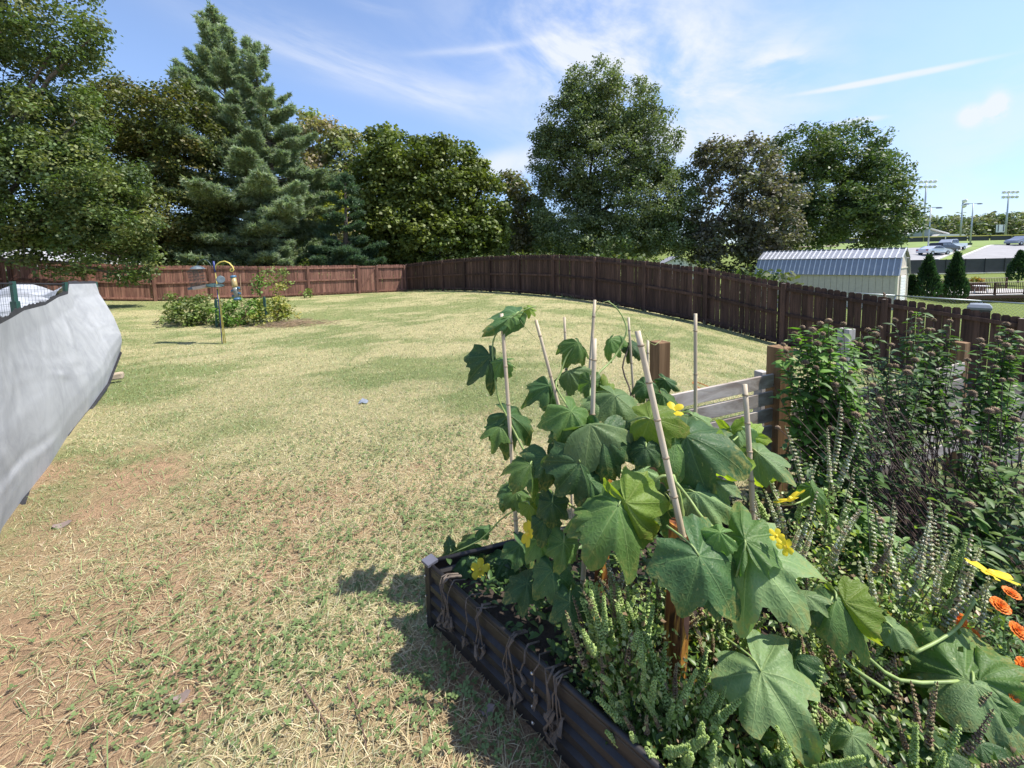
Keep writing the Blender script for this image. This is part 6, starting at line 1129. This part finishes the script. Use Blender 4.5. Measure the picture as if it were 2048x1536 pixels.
def basil(label,c,rx,ry,h,n,kinds,seed,lean=(0,0),leafn=14,leafl=.04):
    rr=np.random.default_rng(seed); root=thing('basil_plant',c,label,'herb','basil plants around the raised bed'); sb=MB(); V=[];Fc=[];C=[]
    n=int(n*(1.9 if 'g' in kinds and 'w' not in kinds else .95))
    for k in range(n):
        a=rr.uniform(0,6.283); q=rr.random()**.5; bx,by=rx*.35*q*math.cos(a),ry*.35*q*math.sin(a); tx,ty=rx*q*math.cos(a)+lean[0],ry*q*math.sin(a)+lean[1]; hh=h*rr.uniform(.6,1.05)*(1-.25*q)
        p0=Vector((c[0]+bx,c[1]+by,c[2]-.03)); p1=Vector((c[0]+bx*.6+tx*.5,c[1]+by*.6+ty*.5,c[2]+hh*.55)); p2=Vector((c[0]+tx,c[1]+ty,c[2]+hh)); sb.tube([p0,p0.lerp(p1,.5)+Vector((0,0,.01)),p1,p2],[.0035,.003,.0025,.0018],5,False)
        kd=kinds[rr.integers(0,len(kinds))]; me=SPK[kd][rr.integers(0,len(SPK[kd]))]; o=link('flower_spike',me,root); o.location=p2; d=(p2-p1).normalized()+Vector((rr.normal(0,.22),rr.normal(0,.22),.25)); o.rotation_euler=d.to_track_quat('Z','Y').to_euler(); sc_=rr.uniform(.8,1.25); o.scale=(sc_,)*3
        for j in range(leafn):
            f=rr.uniform(.08,1.0); p=p0.lerp(p1,f/.6) if f<.6 else p1.lerp(p2,(f-.6)/.4); a2=rr.uniform(0,6.283); d=np.array((math.cos(a2),math.sin(a2),rr.uniform(-.25,.5))); l=leafl*rr.uniform(.5,1.3)*(1.15-.5*f); g=np.array([(.16,.27,.055),(.22,.34,.075),(.12,.21,.05),(.29,.40,.11)][rr.integers(0,4)])*rr.uniform(.8,1.2)
            lance(np.array(p),d,np.array((0,0,1.))+rr.normal(0,.25,3),l,l*.52,g,V,Fc,C)
    for j in range(int(n*62)):
        q=rr.normal(size=3)*np.array((rx*.62,ry*.62,h*.30))+np.array((lean[0]*.5,lean[1]*.5,h*.36)); p=np.array(c)+q
        if p[2]<c[2]-.08 or (p[0]<.95 and p[1]>.55 and not in_bed(p[:1],p[1:2],-.015)[0]): continue
        d=rr.normal(size=3)+np.array((0,0,.3)); d/=np.linalg.norm(d); w=np.cross(d,rr.normal(size=3)); w/=np.linalg.norm(w); l=rr.uniform(.008,.024); o=len(V)
        t_=rr.random(); g=np.array((.52,.57,.28) if t_<.38 else (.29,.40,.11) if t_<.68 else (.13,.20,.05) if t_<.82 else (.33,.22,.13))*rr.uniform(.7,1.2)
        n3=np.cross(d,w); V+=[p,p+d*l*.45+w*l*.36+n3*l*.12,p+d*l,p+d*l*.45-w*l*.36+n3*l*.12]; Fc+=[(o,o+1,o+2),(o,o+2,o+3)]; C+=[g]*4
    sb.build('stem',plain('basil_stem',(.16,.17,.08),.7),root)['kind']='stuff'
    link('foliage',npmesh('foliage',np.array(V),np.array(Fc),M_BLEAF,np.array(C)),root)['kind']='stuff'
# (front ones lean over the black wall)
basil('basil with upright green spikes before the nearer stained post, leaning over the black wall',(0.351,1.22,0.219),.11,.10,.31,24,'ggggb',1,(-.03,-.02))
basil('low basil tumbling over the raised bed wall at the bottom edge',(0.476,1.13,0.134),.17,.11,.24,22,'ggggb',2,(-.02,-.03))
basil('basil with mixed green and brown spikes right of the nearer stained post',(0.73,1.4,0.057),.13,.10,.30,15,'ggbb',3,(.02,-.03))
basil('shaded basil behind the nearer stained post under the gourd leaves',(0.512,1.5,0.125),.17,.15,.30,16,'gbw',4)
basil('brown-seeded basil between the two biggest pale gourd leaves',(1.075,1.28,0.13),.17,.13,.24,16,'bbgg',5,(.02,.03))
basil('basil with pale whorled spikes right of the tattered gourd leaf in the middle right',(1.336,1.36,0.232),.20,.16,.34,17,'wwwb',6,(.06,.0),10)
basil('basil with white flower spikes beside the orange marigolds',(1.546,1.38,0.185),.18,.14,.36,15,'wwwg',7,(.05,.0),9)
basil('basil with pale spikes under the yellow flower cluster by the knobbly stake',(1.152,1.55,0.307),.20,.16,.36,15,'wwgg',8,(.03,.0))
basil('tall basil in front of the split fence post with two long white spikes',(1.412,1.75,0.275),.10,.08,.50,6,'w',9,(.0,.0),18,.05)
basil('dark basil at the bottom right corner below the big leaf',(1.117,1,0.243),.22,.14,.09,12,'bbg',10,(.0,.0),16)
basil('small basil at the bottom edge between the pale gourd leaves',(0.773,1.03,0.232),.13,.1,.08,9,'gg',11,(.0,.0),18)
# ------------------------------------------------------------------ bee balm gone to seed
M_BALM=foliage('bee_balm_leaves',.32,.5,tcol=(1.2,1.5,.4)); M_BSTEM=plain('bee_balm_stem',(.085,.052,.045),.8,var=.3)
def head_mesh(seed,r):
    rr=np.random.default_rng(seed); V=[];Fc=[];C=[]
    for k in range(70):
        z=1-2*(k+.5)/70*.86; a=k*2.39996; q=math.sqrt(max(0,1-z*z)); d=np.array((q*math.cos(a),q*math.sin(a),z*.8)); s=np.cross(d,(0,0,1.))+1e-4; s/=np.linalg.norm(s); u=np.cross(s,d); o=len(V); R_=r*rr.uniform(.85,1.15); w=r*.17
        V+=[d*R_*.55-s*w,d*R_*.55+s*w,d*R_*.55+u*w,d*R_*1.08]; Fc+=[(o,o+1,o+3),(o+1,o+2,o+3),(o+2,o,o+3)]; C+=[np.array((.24,.16,.10))*rr.uniform(.6,1.1)]*3+[np.array((.62,.45,.30))*rr.uniform(.7,1.3)]
    o=len(V)
    for i in range(5):
        for k in range(8): th=math.pi*(i+.5)/5; V.append(np.array((math.sin(th)*math.cos(k*.785),math.sin(th)*math.sin(k*.785),math.cos(th)*.8))*r*.72); C.append(np.array((.10,.06,.04)))
    for i in range(4):
        for k in range(8): a_,b_,c_,d_=o+i*8+k,o+i*8+(k+1)%8,o+(i+1)*8+(k+1)%8,o+(i+1)*8+k; Fc+=[(a_,b_,c_),(a_,c_,d_)]
    return npmesh('seed_head',np.array(V),np.array(Fc),M_BALM,np.array(C))
HEADS=[head_mesh(i,r) for i,r in enumerate((.021,.0185,.023,.0165))]
def balm(label,stems,seed,leafy=1.,lz=.3,ll=.06,cols=None,headless=0.,fill=1):
    rr=np.random.default_rng(seed); c=stems[0][0]; root=thing('bee_balm',c,label,'perennial','bee balm plants gone to seed'); sb=MB(); V=[];Fc=[];C=[]
    cols=cols or [(.09,.17,.04),(.12,.21,.05),(.07,.13,.04),(.15,.25,.06)]
    full=[(b,t_,False) for b,t_ in stems]
    for q in range(fill):
        for b,t_ in stems: full.append((b,(t_[0]+rr.normal(.04,.05),t_[1]+rr.normal(0,.07),t_[2]-rr.uniform(.06,.45)),True))
    for (b0,t0,bare) in full:
        b0,t0=Vector(b0),Vector(t0); m=b0.lerp(t0,.5)+Vector((rr.normal(0,.015),rr.normal(0,.015),0)); P=[b0,b0.lerp(m,.5),m,m.lerp(t0,.5)+Vector((rr.normal(0,.006),0,0)),t0]; sb.tube(P,[.0034,.003,.0028,.0024,.002],5,False)
        if rr.random()>headless and not bare:
            o=link('seed_head',HEADS[rr.integers(0,4)],root); o.location=t0; o.rotation_euler=(rr.normal(0,.2),rr.normal(0,.2),rr.uniform(0,6)); s_=rr.uniform(.85,1.12); o.scale=(s_,s_,s_)
        L_=(t0-b0).length; f=lz; a0=rr.uniform(0,3.14)
        while f<.985:
            p=b0.lerp(m,f*2) if f<.5 else m.lerp(t0,f*2-1)
            for k in range(2):
                if rr.random()<leafy:
                    a=a0+k*math.pi+rr.normal(0,.25); d=np.array((math.cos(a),math.sin(a),rr.uniform(-.35,.45))); l=ll*1.25*rr.uniform(.6,1.2); g=1.12*np.array(cols[rr.integers(0,len(cols))])*rr.uniform(.7,1.2); lance(np.array(p),d,np.array((0,0,1.))+rr.normal(0,.2,3),l,l*.44,g,V,Fc,C,.2)
                    if rr.random()<.6: lance(np.array(p)+(0,0,.004),d+rr.normal(0,.5,3),np.array((0,0,1.)),l*.55,l*.22,g,V,Fc,C,.2)
            a0+=1.57+rr.normal(0,.15); f+=.027/L_*rr.uniform(.8,1.3)
    sb.build('stem',M_BSTEM,root)['kind']='stuff'
    link('foliage',npmesh('foliage',np.array(V),np.array(Fc),M_BALM,np.array(C)),root)['kind']='stuff'
def fan(base,tops,js=.05,dx=0.):
    tops=[(t_[0]+dx,t_[1],t_[2]) for t_ in tops]
    return [((base[0]+random.gauss(0,js)+ (t_[0]-base[0])*.12,base[1]+random.gauss(0,js*.8),base[2]-.02),t_) for t_ in tops]
balm('bright leafy bee balm leaning on the split timber post, brown seed heads on top',
 fan((2.02,2.36,.0),[(1.601,2.42,1.146),(1.591,2.38,1.115),(1.724,2.5,1.197),(1.681,2.4,1.179),(1.735,2.45,1.247),(1.761,2.4,1.239),(1.886,2.5,1.258),(1.897,2.45,1.284),(1.944,2.5,1.234),(2.032,2.5,1.254),(1.748,2.4,1.172),(1.757,2.35,1.164),(1.834,2.35,1.12),(1.871,2.3,1.077),(2.108,2.5,1.134),(2.183,2.55,1.106),(1.834,2.3,0.927),(1.717,2.3,1.035),(1.695,2.36,1.05),(1.838,2.42,1.209),(1.949,2.42,1.139),(1.961,2.35,0.986)],.06,.06),1,.97,.42,.062,[(.12,.23,.045),(.15,.28,.055),(.09,.17,.04),(.18,.30,.07)],.1,1)
balm('second bee balm clump right behind the leafy one, in front of the whitish post',
 fan((2.5,2.5,.0),[(2.312,2.7,1.064),(2.471,2.75,1.163),(2.603,2.8,1.169),(2.383,2.7,1.146),(2.525,2.75,1.133),(2.615,2.75,1.082),(2.186,2.5,0.971),(2.499,2.6,0.953),(2.533,2.6,0.946),(2.576,2.55,0.949),(2.663,2.6,0.984),(2.74,2.6,0.921),(2.877,2.8,1.217),(2.171,2.4,0.967),(2.467,2.45,0.946),(2.593,2.7,1.065)],.09),2,.55,.40,.055,[(.07,.13,.04),(.10,.17,.05),(.05,.10,.035)],.1,1)
balm('dark bee balm clump against the dark fence, in the middle of the seed heads',
 fan((2.95,2.75,-.05),[(3.018,3,1.241),(3.103,3,1.266),(2.962,2.95,1.102),(2.924,2.9,1.033),(3.1,2.95,1.114),(3.133,2.95,1.113),(3.196,3,1.18),(3.318,3,1.17),(2.891,2.8,1.008),(2.926,2.75,0.983),(3.303,3,1.12),(3.079,2.9,1.03),(3.147,2.9,1.01),(2.9,3,1.186)],.1),3,.7,.48,.06,[(.075,.14,.04),(.10,.18,.05),(.06,.11,.035)],.1,1)
balm('bee balm at the right edge with light brown seed heads and fresh green tips',
 fan((3.0,2.5,-.05),[(3.434,2.75,1.185),(3.396,2.7,1.145),(3.42,2.7,1.151),(3.143,2.65,1.098),(3.26,2.65,1.113),(3.272,2.65,1.088),(3.259,2.6,1.072),(3.349,2.6,1.097),(3.205,2.6,1.04),(3.229,2.55,1.001),(3.076,2.5,0.952),(3.058,2.5,0.975),(3.058,2.4,0.901),(3.368,2.6,1.036),(3.103,2.6,1.075),(3.012,2.6,0.976),(2.827,2.4,0.827),(3.003,2.4,0.823)],.1),4,.75,.55,.06,None,.05)
balm('bare-stemmed bee balm leaning left in front of the slats, mostly twiggy stems',
 fan((2.42,2.05,.0),[(1.868,2.35,0.911),(1.883,2.3,0.835),(1.995,2.35,0.908),(1.958,2.25,0.852),(2.059,2.3,0.862),(2.115,2.3,0.921),(2.07,2.2,0.867),(2.173,2.25,0.877),(1.939,2.2,0.783),(1.878,2.2,0.755),(2.14,2.35,0.997),(1.846,2.2,0.814),(1.895,2.3,0.896),(2.142,2.3,0.951),(2.023,2.35,0.938),(2.105,2.35,0.983),(1.793,2.2,0.742),(1.959,2.15,0.802)],.10),5,.16,.3,.045,[(.06,.11,.04),(.09,.15,.05)],.55,0)
balm('thin bee balm stems at the far right standing in front of the lower slats',
 fan((2.75,2.1,-.05),[(2.816,2.3,0.748),(2.851,2.3,0.754),(2.885,2.2,0.615),(2.828,2.4,0.811),(2.581,2.2,0.666),(3.005,2.4,0.902),(2.581,2.1,0.617),(2.911,2.25,0.712),(2.562,2.25,0.704),(2.543,2.3,0.714),(2.65,2.2,0.694),(2.682,2.4,0.909),(2.625,2.4,0.847),(2.465,2.3,0.762)],.16),6,.28,.3,.05,[(.08,.14,.04),(.11,.18,.05)],.2)
balm('low leafy bee balm regrowth at the foot of the split timber post',
 fan((1.95,2.2,.0),[(1.611,2.3,0.596),(1.666,2.25,0.557),(1.781,2.25,0.616),(1.802,2.2,0.564),(1.887,2.2,0.577),(1.652,2.15,0.519),(1.821,2.15,0.516),(1.928,2.15,0.601),(1.969,2.1,0.568),(1.519,2.2,0.466)],.13),7,.95,.1,.062,[(.07,.14,.04),(.10,.18,.05),(.05,.10,.035)],1.)
balm('pale-tipped bee balm shoots in the middle right, in front of the dark stems',
 fan((1.75,1.72,.0),[(1.578,1.8,0.572),(1.61,1.78,0.546),(1.643,1.75,0.516),(1.633,1.7,0.501),(1.703,1.7,0.452),(1.751,1.7,0.403),(1.778,1.68,0.382),(1.579,1.7,0.455),(1.613,1.65,0.42),(1.517,1.75,0.494),(1.633,1.6,0.389)],.12),8,.98,.15,.062,[(.14,.24,.06),(.20,.30,.10),(.10,.18,.05)],.85)
balm('dark bee balm shoots under the right hand seed heads, right edge',
 fan((2.35,1.85,.0),[(2.175,1.95,0.427),(2.305,2,0.448),(2.271,1.9,0.43),(2.404,1.95,0.449),(2.424,1.9,0.4),(2.495,1.9,0.451),(2.023,1.85,0.364),(2.114,1.8,0.372),(2.151,1.75,0.37),(2.331,1.8,0.342),(2.638,2,0.55),(2.554,2.05,0.553)],.2),9,.9,.15,.06,[(.06,.12,.035),(.09,.16,.04),(.13,.19,.05)],.8)
ds_=[]
for k in range(34):
    u0_=random.uniform(0,1); ds_.append(((2.15+.75*u0_+random.gauss(0,.05),1.95+.15*u0_+random.gauss(0,.06),0),(1.55+.9*u0_+random.gauss(0,.07),2.2+.25*u0_+random.gauss(0,.08),random.uniform(.45,.85))))
balm('bundle of bare dark stems leaning left across the slats behind the basil',ds_,21,.05,.4,.04,[(.09,.15,.05)],.9,0)
# ground cover under the bee balm
pts=[]
for k in range(2600):
    x=random.uniform(.75,3.6); y=random.uniform(.4,3.1)
    if y<2.2+.32*x and not in_bed(np.array([x]),np.array([y]),.02)[0]: pts.append((x,y,g1(x,y)+random.uniform(0,.11)))
V=[];Fc=[];C=[]
for p in pts:
    for k in range(3):
        a=random.uniform(0,6.283); l=random.uniform(.025,.06); lance(np.array(p),np.array((math.cos(a),math.sin(a),random.uniform(.0,.6))),np.array((0,0,1.))+RNG.normal(0,.25,3),l,l*.45,np.array([(.06,.12,.035),(.09,.16,.04),(.045,.085,.03),(.13,.15,.06)][random.randrange(4)])*random.uniform(.7,1.2),V,Fc,C)
tag(link('low_weeds',npmesh('low_weeds',np.array(V),np.array(Fc),M_BALM,np.array(C))),kind='stuff')
g=merge([longgrass(2600,2.2,1.7,.7,.6,.08,.30,.0014,[(.16,.11,.07),(.22,.16,.09),(.10,.14,.05),(.09,.06,.05)],(.1,1.5)),longgrass(1500,1.15,.95,.3,.25,.08,.25,.0014,[(.16,.11,.07),(.22,.16,.09),(.10,.14,.05)],(.1,1.5))])
tag(link('dry_stalks',npmesh('dry_stalks',g[0],g[1],M_GRASS,g[2])),kind='stuff')
g=[]
for k in range(1500):
    u,v=random.random(),random.random(); q=[(1-u)*(1-v)*BED[0][i]+u*(1-v)*BED[1][i]+u*v*BED[2][i]+(1-u)*v*BED[3][i] for i in (0,1)]; g.append((q[0]*.94+.05,q[1]*.94+.08,.22+random.uniform(0,.10)))
V=[];Fc=[];C=[]
for p in g:
    for k in range(2):
        a=random.uniform(0,6.283); l=random.uniform(.02,.05); lance(np.array(p),np.array((math.cos(a),math.sin(a),random.uniform(.0,.6))),np.array((0,0,1.))+RNG.normal(0,.25,3),l,l*.5,np.array([(.08,.15,.035),(.12,.20,.05),(.06,.11,.03)][random.randrange(3)])*random.uniform(.7,1.2),V,Fc,C)
tag(link('bed_seedlings',npmesh('bed_seedlings',np.array(V),np.array(Fc),M_BLEAF,np.array(C))),kind='stuff')
# ------------------------------------------------------------------ marigolds
t=NT('orange_petal'); t.base(t.mix(t.noise(60,3),(.62,.10,.01),(.85,.26,.015))); t.b.inputs['Roughness'].default_value=.6; M_OR=t.m
mg=thing('marigold',(1.66,1.25,0.285),'marigold with ruffled orange flowers at the right edge','flower'); rr=np.random.default_rng(12); V=[];Fc=[];C=[]; sb=MB(); mb=Vector((1.754,1.3,0.11)); mb.z=.1
for (u,p,r,nv) in ((0,(1.684,1.27,0.529),0.023,(.1,-.3,1)),(1,(1.585,1.22,0.532),0.025,(0,-.55,.9)),(2,(1.681,1.3,0.463),0.020,(-.2,-.2,1)),(3,(1.541,1.3,0.413),0.025,(-.2,-.6,.8)),(4,(1.624,1.2,0.462),0.025,(.1,-.6,.8)),(5,(1.543,1.12,0.422),0.027,(.1,-.8,.6)),(6,(1.575,1.28,0.371),0.019,(-.3,-.4,.9)),(7,(1.43,1.05,0.406),.014,(0,-.7,.7))):
    p=Vector(p); nv=Vector(nv).normalized(); tv=nv.orthogonal().normalized(); sv=nv.cross(tv); v=[];f=[]
    for layer in range(4):
        m_=13-layer*2; R_=r*(1-.22*layer)
        for k in range(m_):
            a=6.283*k/m_+layer*.4; d=tv*math.cos(a)+sv*math.sin(a); w=nv.cross(d); o=len(v); up1=.15+.28*layer
            for (fr,wd) in ((.15,.10),(.6,.24),(.95,.27),(1.02,.14)):
                for s in (-1,0,1): v.append(p+(d*fr*(1-.1*layer)+w*wd*s+nv*(up1*fr+.10*(s==0)*fr+float(rr.normal(0,.03))))*R_)
            for j in range(3):
                for s in range(2): f.append((o+j*3+s,o+j*3+s+1,o+j*3+s+4,o+j*3+s+3))
    b=MB(); b.add(v,f); b.build('flower',M_OR,mg,False); b=MB(); b.lathe(p-nv*r*.55,[(.004,-.012),(r*.28,0),(r*.33,r*.5),(r*.2,r*.55)],9,nv.to_track_quat('Z','Y').to_matrix()); b.build('calyx',M_STEM,mg,True)
    sb.tube([p-nv*r*.5,p.lerp(mb,.35)+Vector((0,.02,.03)),mb+Vector((float(rr.normal(0,.04)),float(rr.normal(0,.03)),0))],[.002,.0025,.004],5)
    for k in range(60):
        q=p.lerp(mb,rr.uniform(.15,1))+Vector((rr.normal(0,.04),rr.normal(0,.04),rr.normal(0,.02))); a=rr.uniform(0,6.283); lance(np.array(q),np.array((math.cos(a),math.sin(a),rr.uniform(-.2,.6))),np.array((0,0,1.)),.035,.008,np.array((.09,.17,.05))*rr.uniform(.7,1.3),V,Fc,C)
sb.build('stem',M_STEM,mg); link('foliage',npmesh('foliage',np.array(V),np.array(Fc),M_BALM,np.array(C)),mg)['kind']='stuff'
